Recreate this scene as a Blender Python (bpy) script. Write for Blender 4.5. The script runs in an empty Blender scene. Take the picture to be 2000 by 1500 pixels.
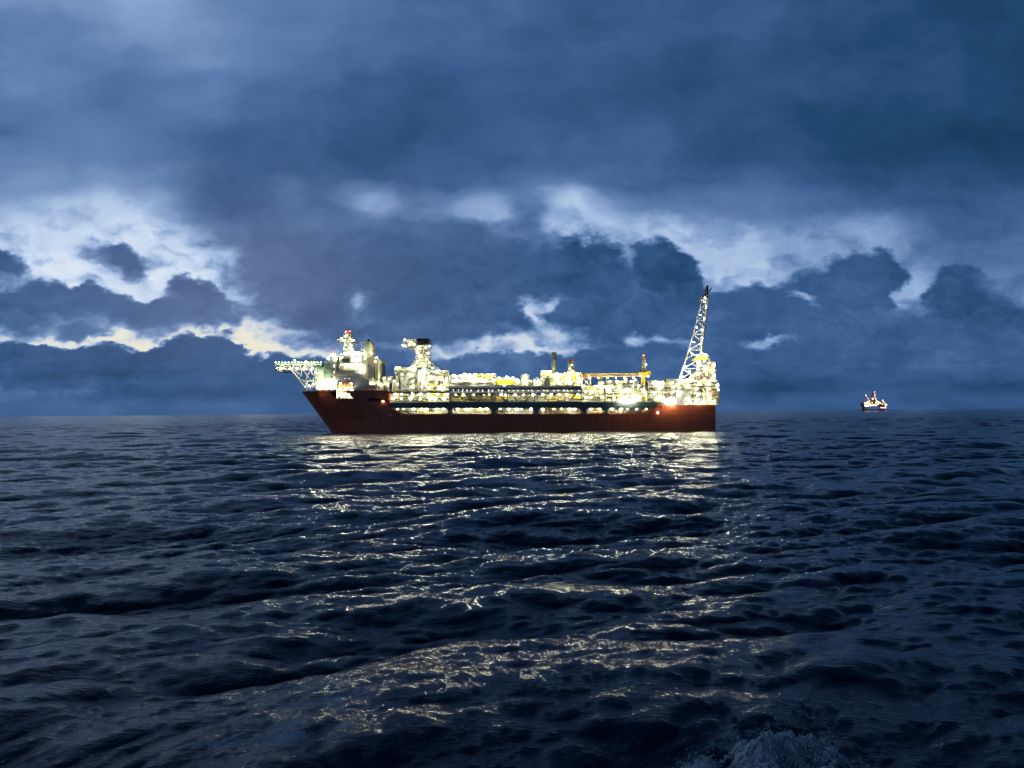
import bpy, math, random
import numpy as np
from mathutils import Vector, Matrix

R = math.radians
sc = bpy.context.scene
col = sc.collection

# ------------------------------------------------------------------ camera
F = 1450.0                      # focal length in pixels of the 2000 px wide photograph
CAM_H = 15.0
DIST = 530.0                    # distance to the near side of the ship
PITCH, ROLL = math.atan(55.0 / F), math.atan(16.0 / 2000.0)
cam_d = bpy.data.cameras.new("camera"); cam = bpy.data.objects.new("camera", cam_d); col.objects.link(cam)
cam_d.sensor_width = 36.0; cam_d.lens = 36.0 * F / 2000.0
cam_d.clip_start = 0.5; cam_d.clip_end = 100000.0
cam.matrix_world = (Matrix.Translation((0, 0, CAM_H)) @ Matrix.Rotation(math.pi / 2 + PITCH, 4, 'X') @ Matrix.Rotation(ROLL * -1, 4, 'Z'))
sc.camera = cam
CM = cam.matrix_world.to_3x3()

# ------------------------------------------------------------------ render settings
sc.render.engine = 'CYCLES'
sc.cycles.use_denoising = True
sc.cycles.use_light_tree = True
sc.cycles.max_bounces = 5
sc.cycles.diffuse_bounces = 3
sc.cycles.glossy_bounces = 3
sc.cycles.sample_clamp_indirect = 6.0
sc.view_settings.view_transform = 'Standard'
sc.view_settings.look = 'None'
sc.view_settings.exposure = 0.0
sc.view_settings.gamma = 1.0

# ------------------------------------------------------------------ sky
world = bpy.data.worlds.new("World"); sc.world = world
world.use_nodes = True
nt = world.node_tree; nt.nodes.clear()
def N(t, **kw):
    n = nt.nodes.new(t)
    for k, v in kw.items(): setattr(n, k, v)
    return n
def setin(n, i, v):
    if isinstance(v, bpy.types.NodeSocket): nt.links.new(v, n.inputs[i])
    elif v is not None: n.inputs[i].default_value = v
def M_(op, a, b=None, c=None, clamp=False):
    n = N('ShaderNodeMath', operation=op, use_clamp=clamp)
    setin(n, 0, a); setin(n, 1, b); setin(n, 2, c); return n.outputs[0]
def V_(op, a, b=None, out=0):
    n = N('ShaderNodeVectorMath', operation=op); setin(n, 0, a); setin(n, 1, b); return n.outputs[out]
def MR(v, a, b, c, d, smooth=True):
    n = N('ShaderNodeMapRange', interpolation_type='SMOOTHSTEP' if smooth else 'LINEAR')
    for i, x in enumerate((v, a, b, c, d)): setin(n, i, x)
    return n.outputs[0]
def MIXF(f, a, b):
    n = N('ShaderNodeMix', data_type='FLOAT'); setin(n, 0, f); setin(n, 2, a); setin(n, 3, b); return n.outputs[0]
def MIXC(f, a, b, bt='MIX'):
    n = N('ShaderNodeMix', data_type='RGBA', blend_type=bt); setin(n, 0, f); setin(n, 6, a); setin(n, 7, b); return n.outputs[2]
def NOISE(vec, scale, detail, rough=0.5, lac=2.0, out=0):
    n = N('ShaderNodeTexNoise'); setin(n, 'Vector', vec); setin(n, 'Scale', scale); setin(n, 'Detail', detail)
    setin(n, 'Roughness', rough); setin(n, 'Lacunarity', lac); return n.outputs[out]
def lin(c):
    c = c / 255.0
    return c / 12.92 if c <= 0.04045 else ((c + 0.055) / 1.055) ** 2.4
def rgb(r, g, b): return (lin(r), lin(g), lin(b), 1.0)

tc = N('ShaderNodeTexCoord').outputs['Generated']
dirn = V_('NORMALIZE', tc)
sx = N('ShaderNodeSeparateXYZ'); setin(sx, 0, dirn)
yeff = M_('MAXIMUM', sx.outputs[1], 0.25)
U = M_('DIVIDE', sx.outputs[0], yeff)                  # tangent of the bearing
W = M_('DIVIDE', sx.outputs[2], yeff)                  # tangent of the height
# sky chart: hundreds of chart units, x eastward, y downward from 8.05 at the horizon
cx = M_('MULTIPLY_ADD', U, F / 100, 10.0)
cy = M_('MULTIPLY_ADD', W, -F / 100, 8.08)
cmb = N('ShaderNodeCombineXYZ'); setin(cmb, 0, cx); setin(cmb, 1, cy); chart = cmb.outputs[0]
# domain warp gives the clouds their ragged billows
stretch = V_('MULTIPLY', chart, (0.8, 1.25, 1.0))
w1 = V_('MULTIPLY', V_('SUBTRACT', NOISE(stretch, 0.9, 3.0, 0.6, out=1), (0.5, 0.5, 0.5)), (1.0, 0.7, 0.0))
w2 = V_('MULTIPLY', V_('SUBTRACT', NOISE(stretch, 3.2, 4.0, 0.58, out=1), (0.5, 0.5, 0.5)), (0.62, 0.5, 0.0))
pw = V_('ADD', V_('ADD', chart, w1), w2)
psoft = V_('ADD', chart, w1)
sp = N('ShaderNodeSeparateXYZ'); setin(sp, 0, psoft); px_, py_ = sp.outputs[0], sp.outputs[1]

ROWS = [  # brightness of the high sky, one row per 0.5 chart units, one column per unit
 (-6.0, [70,72,70,64,56,48,42,38,35,32,29,27,25,23,20,17,14,11,9,7,5]),  # this row and the next two are unseen, shaped for the sea's reflections
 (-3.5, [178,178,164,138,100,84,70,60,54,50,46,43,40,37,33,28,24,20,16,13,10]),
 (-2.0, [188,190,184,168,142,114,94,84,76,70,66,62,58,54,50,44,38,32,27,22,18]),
 (0.0, [135,135,148,152,142,125,120,115,110,104,100,97,94,93,92,90,84,82,80,76,68]),
 (0.5, [128,130,138,150,147,128,120,112,106,100,97,94,92,92,92,88,84,82,80,78,72]),
 (1.0, [132,124,120,138,143,128,108,104,104,98,95,93,92,90,86,84,82,80,78,76,72]),
 (1.5, [130,132,116,116,122,114,106,98,96,93,94,92,92,88,84,82,80,78,76,75,72]),
 (2.0, [112,132,114,120,118,112,100,92,88,87,92,90,92,90,84,80,76,74,72,74,70]),
 (2.5, [104,132,122,116,102,96,96,92,86,90,93,92,92,92,86,80,76,75,73,71,70]),
 (3.0, [130,135,130,116,104,96,93,90,88,90,100,97,96,95,91,84,82,80,76,72,72]),
 (3.5, [142,146,150,130,104,98,93,100,92,100,112,112,104,100,98,92,88,84,80,78,80]),
 (4.0, [172,186,198,188,120,108,98,112,108,150,135,155,135,125,118,112,108,96,86,86,94]),
 (4.5, [196,210,214,206,186,150,128,118,125,165,160,190,188,172,152,140,138,128,108,98,100]),
 (5.0, [210,222,220,212,208,190,170,150,150,165,175,185,185,188,182,170,160,150,130,112,106]),
 (5.5, [216,224,226,222,218,206,190,170,165,170,180,185,185,190,192,180,165,158,160,135,122]),
 (6.0, [210,214,216,216,220,222,205,190,180,180,190,195,190,185,182,170,160,160,160,145,135]),
 (6.5, [222,224,226,228,232,230,220,205,200,200,205,205,200,190,175,165,155,150,145,130,120]),
 (7.0, [215,215,220,222,226,224,220,212,208,206,206,200,190,180,165,150,140,130,120,112,108]),
 (8.2, [130,130,130,130,130,130,130,130,130,130,130,125,120,115,110,108,106,104,102,100,98]),
]
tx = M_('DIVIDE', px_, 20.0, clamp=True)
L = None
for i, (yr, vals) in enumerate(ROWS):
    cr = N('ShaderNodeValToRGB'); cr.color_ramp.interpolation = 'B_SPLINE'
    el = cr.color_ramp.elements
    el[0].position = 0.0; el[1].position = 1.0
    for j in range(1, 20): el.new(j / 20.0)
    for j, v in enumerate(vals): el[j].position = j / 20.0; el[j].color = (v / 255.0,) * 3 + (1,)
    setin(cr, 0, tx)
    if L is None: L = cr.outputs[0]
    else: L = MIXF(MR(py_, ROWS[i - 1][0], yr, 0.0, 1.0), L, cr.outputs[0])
# cloud bodies and gaps: centre, radii, tilt (degrees), brightness, edge softness, which edge is ragged
fb = NOISE(stretch, 2.2, 8.0, 0.62)
fbo = M_('SUBTRACT', fb, 0.5)
BLOBS = [
 # high soft glow patches
 (7.35,3.95,.55,.34,12,165,.7), (9.55,4.15,.55,.42,25,175,.6), (11.25,4.15,.6,.5,20,190,.6),(5.6,3.9,.3,.4,0,125,.8),
 (13.4,4.7,.5,.28,20,190,.5),(14.5,5.1,.6,.55,35,188,.6),(16.3,4.75,1.3,.3,-8,160,.8),
 (10.35,4.35,.28,.5,10,120,.6),
 # slanting dark shelf at left
 (4.7,3.9,.9,.5,20,100,.6), (4.6,4.6,.5,.2,15,140,.7),
 # central mass
 (6.3,5.4,1.55,.85,8,105,.30), (5.7,5.2,1.1,.65,38,112,.35), (7.6,5.2,1.7,.85,0,98,.3), (9.3,5.5,1.8,1.05,0,93,.28), (8.9,6.1,2.6,.62,0,92,.25),
 (7.0,6.25,1.3,.42,6,95,.3), (10.6,5.6,1.2,.85,5,90,.25), (11.75,5.3,.8,.62,5,84,.16), (12.95,5.35,.72,.62,20,82,.14), (13.5,5.75,.5,.35,25,82,.2),
 (12.2,6.35,1.5,.75,0,92,.35), (13.3,6.7,1.6,.7,0,98,.35),
 (9.0,4.55,.7,.25,10,102,.4),(12.4,4.95,.1,.3,0,150,.9),
 # right towers
 (17.0,5.65,.78,.72,25,88,.12), (16.1,6.05,1.15,.78,-28,92,.16), (15.0,6.5,1.2,.7,-20,95,.22), (18.85,6.0,.78,.82,10,87,.12), (19.6,6.7,1.0,.75,15,90,.2),
 (17.6,6.9,3.0,.65,0,95,.3), (15.5,7.2,3.0,.6,0,96,.4), (14.6,5.95,.9,.28,0,92,.25),
 (17.85,5.85,.26,.36,30,172,.3), (19.6,5.75,.4,.18,30,120,.6),
 # low left clouds
 (-.15,5.15,.65,.28,5,95,.25), (.5,5.8,.85,.42,-8,98,.22), (1.4,5.85,1.1,.36,8,100,.2), (2.5,6.05,.95,.28,8,106,.25), (2.3,5.0,.62,.26,32,100,.35),
 (3.85,5.75,.55,.36,15,100,.22), (3.4,6.15,.9,.3,-5,112,.35), (4.2,6.1,.5,.3,10,120,.4), (1.5,6.4,.55,.2,0,116,.4), (.3,6.25,.8,.22,0,110,.4),
 # bank above the horizon
 (1.0,7.15,2.3,.48,2,88,.12), (3.6,6.98,.95,.4,-3,90,.12), (4.35,7.0,.7,.4,20,92,.12), (5.6,7.3,1.2,.36,0,90,.2), (4.0,7.5,1.8,.32,0,90,.2), (6.6,7.35,1.0,.36,0,92,.2), (8.5,7.45,2.0,.44,0,92,.14),
 (10.3,7.38,1.4,.46,0,100,.14), (12.0,7.3,1.7,.5,0,96,.3), (9.0,7.2,.5,.22,0,106,.3),
 # bright gaps low down
 (6.95,5.9,.16,.2,20,165,.8), (7.15,6.45,.16,.18,0,165,.8), (5.6,6.5,.35,.2,30,185,.8),
 (10.75,5.95,.30,.13,-5,205,.5), (10.5,6.15,.12,.3,-20,200,.6), (10.9,6.6,.4,.17,10,190,.6), (9.9,6.68,.55,.24,5,200,.35), (8.8,6.8,.55,.14,0,188,.4),
 (7.8,6.8,.35,.14,10,185,.5), (11.1,6.15,.2,.2,0,105,.5),(10.4,6.85,1.0,.09,0,200,.5),
 (7.7,6.5,1.3,.2,0,98,.3), (9.3,6.48,.9,.12,0,98,.4), (7.4,7.0,.8,.2,0,104,.3), (9.6,7.06,1.2,.14,0,108,.3), (12.5,6.68,.25,.13,15,185,.5), (13.2,6.72,.35,.09,5,165,.7), (14.95,6.75,.42,.11,-3,168,.5), (15.8,5.9,.26,.07,12,165,.6),
]
for (bx, by, rx, ry, tilt, val, soft) in BLOBS:
    ca, sa = math.cos(R(tilt)), math.sin(R(tilt))
    d = V_('SUBTRACT', pw if by > 4.9 else psoft, (bx, by, 0.0))
    a_ = V_('DOT_PRODUCT', d, (ca / rx, sa / rx, 0), out=1); b_ = V_('DOT_PRODUCT', d, (-sa / ry, ca / ry, 0), out=1)
    q = M_('SQRT', M_('ADD', M_('MULTIPLY', a_, a_), M_('MULTIPLY', b_, b_)))
    q = M_('MULTIPLY_ADD', fbo, 0.55 if by > 4.9 else 0.2, q)
    if val < 115:      # cloud bodies: crisp tops, soft bases
        se = M_('MULTIPLY_ADD', M_('MAXIMUM', M_('MINIMUM', b_, 1.0), -0.2), soft * 1.7, soft * 1.6)
        w = MR(q, M_('SUBTRACT', 1.0, se), M_('ADD', 1.0, se), 1.0, 0.0)
    else: w = MR(q, 1.0 - soft * 1.3, 1.0 + soft * 1.2, 1.0, 0.0)
    L = MIXF(w, L, val / 255.0)
# even blue air under the bank
air = MR(py_, 7.25, 7.75, 0.0, 1.0)
cr = N('ShaderNodeValToRGB'); el = cr.color_ramp.elements
for p_, v_ in ((0.0, 92), (0.25, 88), (0.5, 92), (0.7, 84), (0.85, 80), (1.0, 74)):
    e = el[0] if p_ == 0.0 else (el[-1] if p_ == 1.0 else el.new(p_))
    e.position = p_; e.color = (v_ / 255.0,) * 3 + (1,)
setin(cr, 0, tx)
L = MIXF(M_('MULTIPLY', air, 0.85), L, cr.outputs[0])
L = MIXF(MR(py_, 7.6, 8.05, 0.0, 0.35), L, 112 / 255.0)
# streaky stratus low on the right and left
st = NOISE(V_('MULTIPLY', chart, (0.45, 3.2, 1.0)), 1.0, 4.0, 0.55)
lowm = MR(py_, 6.6, 7.3, 0.0, 1.0)
L = M_('ADD', L, M_('MULTIPLY', M_('SUBTRACT', st, 0.5), M_('MULTIPLY', lowm, 0.14)))
# fine cloud texture: stronger low down and where the sky is mid-bright
tex = NOISE(V_('MULTIPLY', pw, (0.8, 1.3, 1.0)), 2.6, 7.0, 0.6)
tex2 = NOISE(V_('MULTIPLY', psoft, (0.7, 1.1, 1.0)), 0.8, 4.0, 0.5)
fine = MR(py_, 3.0, 5.5, 0.03, 0.17)
fine = M_('MULTIPLY', fine, MR(py_, 7.2, 7.8, 1.0, 0.15))
L = M_('ADD', L, M_('MULTIPLY', M_('SUBTRACT', tex, 0.5), fine))
L = M_('ADD', L, M_('MULTIPLY', M_('SUBTRACT', tex2, 0.5), 0.17))
# thin veils dull the bright openings in places
veil = NOISE(V_('MULTIPLY', psoft, (1.0, 1.6, 1.0)), 1.3, 4.0, 0.5)
L = M_('SUBTRACT', L, M_('MULTIPLY', M_('MULTIPLY', MR(veil, 0.44, 0.74, 0.0, 1.0), MR(py_, 3.2, 5.2, 0.0, 1.0)), M_('MULTIPLY', M_('MAXIMUM', M_('SUBTRACT', L, 0.36), 0.0), 0.55)))
# brightness -> colour
cr = N('ShaderNodeValToRGB'); el = cr.color_ramp.elements
stops = [(0.0, (0, 5, 12)), (50, (14, 44, 72)), (75, (34, 71, 110)), (95, (57, 92, 140)), (130, (95, 128, 176)), (170, (146, 173, 214)), (205, (196, 215, 240)), (235, (232, 238, 244))]
for i, (p_, c_) in enumerate(stops):
    e = el[0] if i == 0 else (el[-1] if i == len(stops) - 1 else el.new(p_ / 255.0))
    e.position = p_ / 255.0; e.color = rgb(*c_)
setin(cr, 0, L); skyc = cr.outputs[0]
# afterglow: cream light low down, strongest left of the ship
gx = M_('SUBTRACT', px_, 4.0); gxx = M_('MULTIPLY', M_('MULTIPLY', gx, gx), -1 / 40.0)
gy = M_('SUBTRACT', py_, 6.7); gyy = M_('MULTIPLY', M_('MULTIPLY', gy, gy), -1 / 0.35)
glow = M_('MULTIPLY', M_('EXPONENT', M_('ADD', gxx, gyy)), MR(L, 0.6, 0.86, 0.0, 1.0))
skyc = MIXC(M_('MULTIPLY', glow, 0.9), skyc, rgb(238, 232, 208))
# slate-violet bodies in the middle left
vx = M_('SUBTRACT', px_, 4.6); vy = M_('SUBTRACT', py_, 5.4)
vio = M_('EXPONENT', M_('ADD', M_('MULTIPLY', M_('MULTIPLY', vx, vx), -1 / 16.0), M_('MULTIPLY', M_('MULTIPLY', vy, vy), -1 / 2.6)))
vio = M_('MULTIPLY', vio, MR(L, 0.5, 0.75, 0.55, 0.0))
skyc = MIXC(vio, skyc, rgb(98, 108, 142))
bg = N('ShaderNodeBackground'); setin(bg, 0, skyc); setin(bg, 1, 1.0)
wo = N('ShaderNodeOutputWorld'); nt.links.new(bg.outputs[0], wo.inputs[0])

# ------------------------------------------------------------------ helpers
def ray_point(px, py, Y):
    """world point on the plane y = Y seen at pixel (px, py) of the 2000x1500 photograph: used to measure real positions"""
    v = CM @ Vector(((px - 1000.0) / F, (750.0 - py) / F, -1.0))
    t = Y / v.y
    return Vector((v.x * t, Y, CAM_H + v.z * t))

def sea_point(px, py):
    v = CM @ Vector(((px - 1000.0) / F, (750.0 - py) / F, -1.0)); t = -CAM_H / v.z
    return Vector((v.x * t, v.y * t, 0))

MATS = {}
def mat(name, color, rough=0.6, metal=0.0, emit=None, wear=0.12, scale=0.25):
    if name in MATS: return MATS[name]
    m = bpy.data.materials.new(name); m.use_nodes = True
    t = m.node_tree; b = t.nodes['Principled BSDF']
    b.inputs['Roughness'].default_value = rough; b.inputs['Metallic'].default_value = metal
    if emit:
        b.inputs['Base Color'].default_value = (*color, 1); b.inputs['Emission Color'].default_value = (*color, 1); b.inputs['Emission Strength'].default_value = emit
    else:
        tcn = t.nodes.new('ShaderNodeTexCoord'); n = t.nodes.new('ShaderNodeTexNoise'); n.inputs['Scale'].default_value = scale; n.inputs['Detail'].default_value = 6
        t.links.new(tcn.outputs['Object'], n.inputs['Vector'])
        r = t.nodes.new('ShaderNodeValToRGB')
        r.color_ramp.elements[0].position = .3; r.color_ramp.elements[1].position = .7
        r.color_ramp.elements[0].color = (*[c * (1 - wear * 2) for c in color], 1); r.color_ramp.elements[1].color = (*[min(1, c * (1 + wear)) for c in color], 1)
        t.links.new(n.outputs['Fac'], r.inputs[0]); t.links.new(r.outputs[0], b.inputs['Base Color'])
    MATS[name] = m; return m

def tagk(o, label=None, cat=None, group=None, kind=None):
    if label: o['label'] = label
    if cat: o['category'] = cat
    if group: o['group'] = group
    if kind: o['kind'] = kind
    return o

# ------------------------------------------------------------------ sea
def build_sea():
    rng = np.random.default_rng(7)
    wdir = R(-72)                       # waves run towards the camera, slightly across
    def cascade(tile, N_, lmin, lmax, rot, seed):
        rg = np.random.default_rng(seed)
        k1 = np.fft.fftfreq(N_, 1.0 / N_) * 2 * np.pi / tile
        kx, ky = np.meshgrid(k1, k1, indexing='ij')
        k = np.hypot(kx, ky); k[0, 0] = 1e-9
        kp = 2 * np.pi / 46.0
        P = np.exp(-1.25 * (kp / k) ** 2) / k ** 4
        lam = 2 * np.pi / k
        P *= np.interp(np.log(lam), np.log([.3, .7, 1.5, 4.0, 9.0, 18.0, 60.0]), [2.6, 2.3, 1.9, 1.6, 1.4, 1.1, 1.0])     # wind sea over swell, weak in between
        th = np.arctan2(ky, kx) - (wdir - rot)
        c = np.cos(th)
        P *= np.where(c > 0, np.abs(c) ** 7, 0.004) + 0.006 * np.clip(np.log(k / kp), .3, 3)
        lam = 2 * np.pi / k
        P *= (lam < lmax) & (lam >= lmin)
        dk = 2 * np.pi / tile
        xi = rg.normal(size=k.shape) + 1j * rg.normal(size=k.shape)
        H = xi * np.sqrt(P) * dk
        z = np.fft.ifft2(H).real * N_ * N_
        dx = np.fft.ifft2(-1j * kx / k * H).real * N_ * N_; dy = np.fft.ifft2(-1j * ky / k * H).real * N_ * N_
        return dict(tile=tile, N=N_, f=(z, dx, dy), rot=rot, lmin=lmin)
    cs = [cascade(983.0, 512, 31.0, 900, 0.0, 1), cascade(311.0, 512, 10.0, 31.0, 0.31, 2), cascade(97.0, 512, 3.0, 10.0, -0.22, 3), cascade(31.0, 512, 0.9, 3.0, 0.17, 4), cascade(11.3, 512, 0.28, 0.9, -0.1, 5)]
    std = math.sqrt(sum(float(c['f'][0].var()) for c in cs))
    g = HS / 4.0 / std
    # polar grid about the camera's foot: fine ahead, coarse behind
    nr, r0, r1 = NRAD, 8.0, 42000.0
    r = r0 * (r1 / r0) ** (np.arange(nr) / (nr - 1))
    a_f = np.linspace(R(-40), R(40), NANG); a_b = np.linspace(R(40), R(320), 140)[1:-1]
    a = np.concatenate([a_f, a_b]); na = len(a)
    rr, aa = np.meshgrid(r, a, indexing='ij')
    X = (rr * np.sin(aa)).ravel(); Y = (rr * np.cos(aa)).ravel(); RR = rr.ravel()
    cell = RR * math.log(r1 / r0) / (nr - 1)
    back = (np.abs(np.mod(aa.ravel() + math.pi, 2 * math.pi) - math.pi) > R(40.1))
    cell = np.where(back, np.maximum(cell, RR * R(2)), cell)
    Z = np.zeros_like(X); DX = np.zeros_like(X); DY = np.zeros_like(X)
    for c in cs:
        co, si = math.cos(c['rot']), math.sin(c['rot'])
        u = (X * co + Y * si) / c['tile'] * c['N']; v = (-X * si + Y * co) / c['tile'] * c['N']
        iu = np.floor(u).astype(np.int64); iv = np.floor(v).astype(np.int64); fu = u - iu; fv = v - iv
        i0 = iu % c['N']; i1 = (iu + 1) % c['N']; j0 = iv % c['N']; j1 = (iv + 1) % c['N']
        ww = ((1 - fu) * (1 - fv), fu * (1 - fv), (1 - fu) * fv, fu * fv)
        s = [(f[i0, j0] * ww[0] + f[i1, j0] * ww[1] + f[i0, j1] * ww[2] + f[i1, j1] * ww[3]) * g for f in c['f']]
        fade = np.clip((c['lmin'] / cell - 1.6) / 1.6, 0, 1)
        Z += s[0] * fade; DX += (s[1] * co - s[2] * si) * fade * CHOP; DY += (s[1] * si + s[2] * co) * fade * CHOP
    co_ = np.empty((len(X) + 1, 3), np.float32)
    co_[:-1, 0] = X + DX; co_[:-1, 1] = Y + DY; co_[:-1, 2] = Z; co_[-1] = (0, 0, 0)
    i = np.arange(nr - 1)[:, None] * na; j = np.arange(na)[None, :]; jn = (j + 1) % na
    q = np.stack([i + j, i + jn, i + na + jn, i + na + j], -1).reshape(-1, 4)[:, ::-1]
    tri = np.stack([np.full(na, len(X)), np.arange(na), (np.arange(na) + 1) % na], -1)[:, ::-1]
    me = bpy.data.meshes.new('sea')
    me.vertices.add(len(co_)); me.vertices.foreach_set('co', co_.ravel())
    me.loops.add(q.size + tri.size); me.loops.foreach_set('vertex_index', np.concatenate([q.ravel(), tri.ravel()]).astype(np.int32))
    me.polygons.add(len(q) + len(tri))
    me.polygons.foreach_set('loop_start', np.concatenate([np.arange(len(q)) * 4, len(q) * 4 + np.arange(len(tri)) * 3]).astype(np.int32))
    me.update(); me.validate()
    me.polygons.foreach_set('use_smooth', np.ones(len(me.polygons), bool))
    o = bpy.data.objects.new('sea', me); col.objects.link(o)
    tagk(o, kind='structure')
    def height(x, y):
        z = 0
        for c in cs[:3]:
            co, si = math.cos(c['rot']), math.sin(c['rot'])
            u = int((x * co + y * si) / c['tile'] * c['N']) % c['N']; v = int((-x * si + y * co) / c['tile'] * c['N']) % c['N']
            z += c['f'][0][u, v] * g
        return float(z)
    return o, height
HS, CHOP, NRAD, NANG = 2.5, 1.15, 3000, 900
sea, sea_height = build_sea()

def sea_material():
    m = bpy.data.materials.new('sea_water'); m.use_nodes = True; t = m.node_tree
    b = t.nodes['Principled BSDF']
    b.inputs['Base Color'].default_value = (0.002, 0.022, 0.055, 1)
    b.inputs['IOR'].default_value = 1.5
    L_ = t.links.new
    geo = t.nodes.new('ShaderNodeNewGeometry')
    ln = t.nodes.new('ShaderNodeVectorMath'); ln.operation = 'LENGTH'; L_(geo.outputs['Position'], ln.inputs[0])
    def mr(a, b_, c, d):
        n = t.nodes.new('ShaderNodeMapRange'); L_(ln.outputs['Value'], n.inputs[0])
        for i, x in enumerate((a, b_, c, d)): n.inputs[i + 1].default_value = x
        return n.outputs[0]
    def noise(scale, stretch, det, rough, seed):
        mp = t.nodes.new('ShaderNodeMapping'); mp.inputs['Rotation'].default_value = (0, 0, R(18)); mp.inputs['Scale'].default_value = (stretch, 1, 1); mp.inputs['Location'].default_value = (seed, seed, 0)
        L_(geo.outputs['Position'], mp.inputs['Vector'])
        n = t.nodes.new('ShaderNodeTexNoise'); n.inputs['Scale'].default_value = scale; n.inputs['Detail'].default_value = det; n.inputs['Roughness'].default_value = rough
        L_(mp.outputs[0], n.inputs['Vector']); return n.outputs['Fac']
    def bump(h, dist, strength, prev):
        n = t.nodes.new('ShaderNodeBump'); n.inputs['Distance'].default_value = dist; L_(h, n.inputs['Height'])
        if isinstance(strength, float): n.inputs['Strength'].default_value = strength
        else: L_(strength, n.inputs['Strength'])
        if prev: L_(prev, n.inputs['Normal'])
        return n.outputs[0]
    n1 = bump(noise(0.35, 0.40, 5, 0.62, 3), 1.0, mr(120, 600, 0.0, 0.7), None)      # metre-sized chop the far mesh cannot carry
    n15 = bump(noise(1.0, 0.36, 4, 0.6, 23), 0.42, mr(20, 120, 0.1, 1.0), n1)
    n2 = bump(noise(4.0, 0.30, 6, 0.66, 11), 0.12, mr(25, 400, 0.9, 1.0), n15)              # hand-sized ripples
    L_(n2, b.inputs['Normal'])
    L_(mr(40, 1200, 0.045, 0.18), b.inputs['Roughness'])
    # lacy foam: rare flecks on the crests and two churned patches near the camera
    def patch(px, py, rx, ry):
        c = sea_point(px, py); s_ = t.nodes.new('ShaderNodeVectorMath'); s_.operation = 'SUBTRACT'; L_(geo.outputs['Position'], s_.inputs[0]); s_.inputs[1].default_value = (c.x, c.y, 0)
        sc_ = t.nodes.new('ShaderNodeVectorMath'); sc_.operation = 'MULTIPLY'; L_(s_.outputs[0], sc_.inputs[0]); sc_.inputs[1].default_value = (1 / rx, 1 / ry, .2)
        l_ = t.nodes.new('ShaderNodeVectorMath'); l_.operation = 'LENGTH'; L_(sc_.outputs[0], l_.inputs[0])
        n = t.nodes.new('ShaderNodeMapRange'); L_(l_.outputs['Value'], n.inputs[0])
        for i, x in enumerate((0.2, 1.0, 1.0, 0.0)): n.inputs[i + 1].default_value = x
        return n.outputs[0]
    def mth(op, a, b_):
        n = t.nodes.new('ShaderNodeMath'); n.operation = op
        for i, x in enumerate((a, b_)):
            if isinstance(x, (int, float)): n.inputs[i].default_value = x
            else: L_(x, n.inputs[i])
        return n.outputs[0]
    mask = mth('MAXIMUM', mth('MAXIMUM', patch(665, 1425, 3.4, 2.6), patch(560, 1500, 8.0, 2.4)), mth('MAXIMUM', patch(1500, 1500, 5.5, 2.5), 0.0))
    fn = noise(1.1, 0.75, 9, 0.72, 41)
    f_ = mth('ADD', mth('MULTIPLY', mask, 0.30), fn)
    mrn = t.nodes.new('ShaderNodeMapRange'); L_(f_, mrn.inputs[0])
    for i, x in enumerate((0.69, 0.80, 0.0, 0.85)): mrn.inputs[i + 1].default_value = x
    fb_ = t.nodes.new('ShaderNodeBsdfDiffuse'); fb_.inputs[0].default_value = (.55, .62, .68, 1); L_(n2, fb_.inputs['Normal'])
    mx = t.nodes.new('ShaderNodeMixShader'); L_(mrn.outputs[0], mx.inputs[0]); L_(b.outputs[0], mx.inputs[1]); L_(fb_.outputs[0], mx.inputs[2])
    L_(mx.outputs[0], t.nodes['Material Output'].inputs['Surface'])
    return m
sea.data.materials.append(sea_material())

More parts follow.
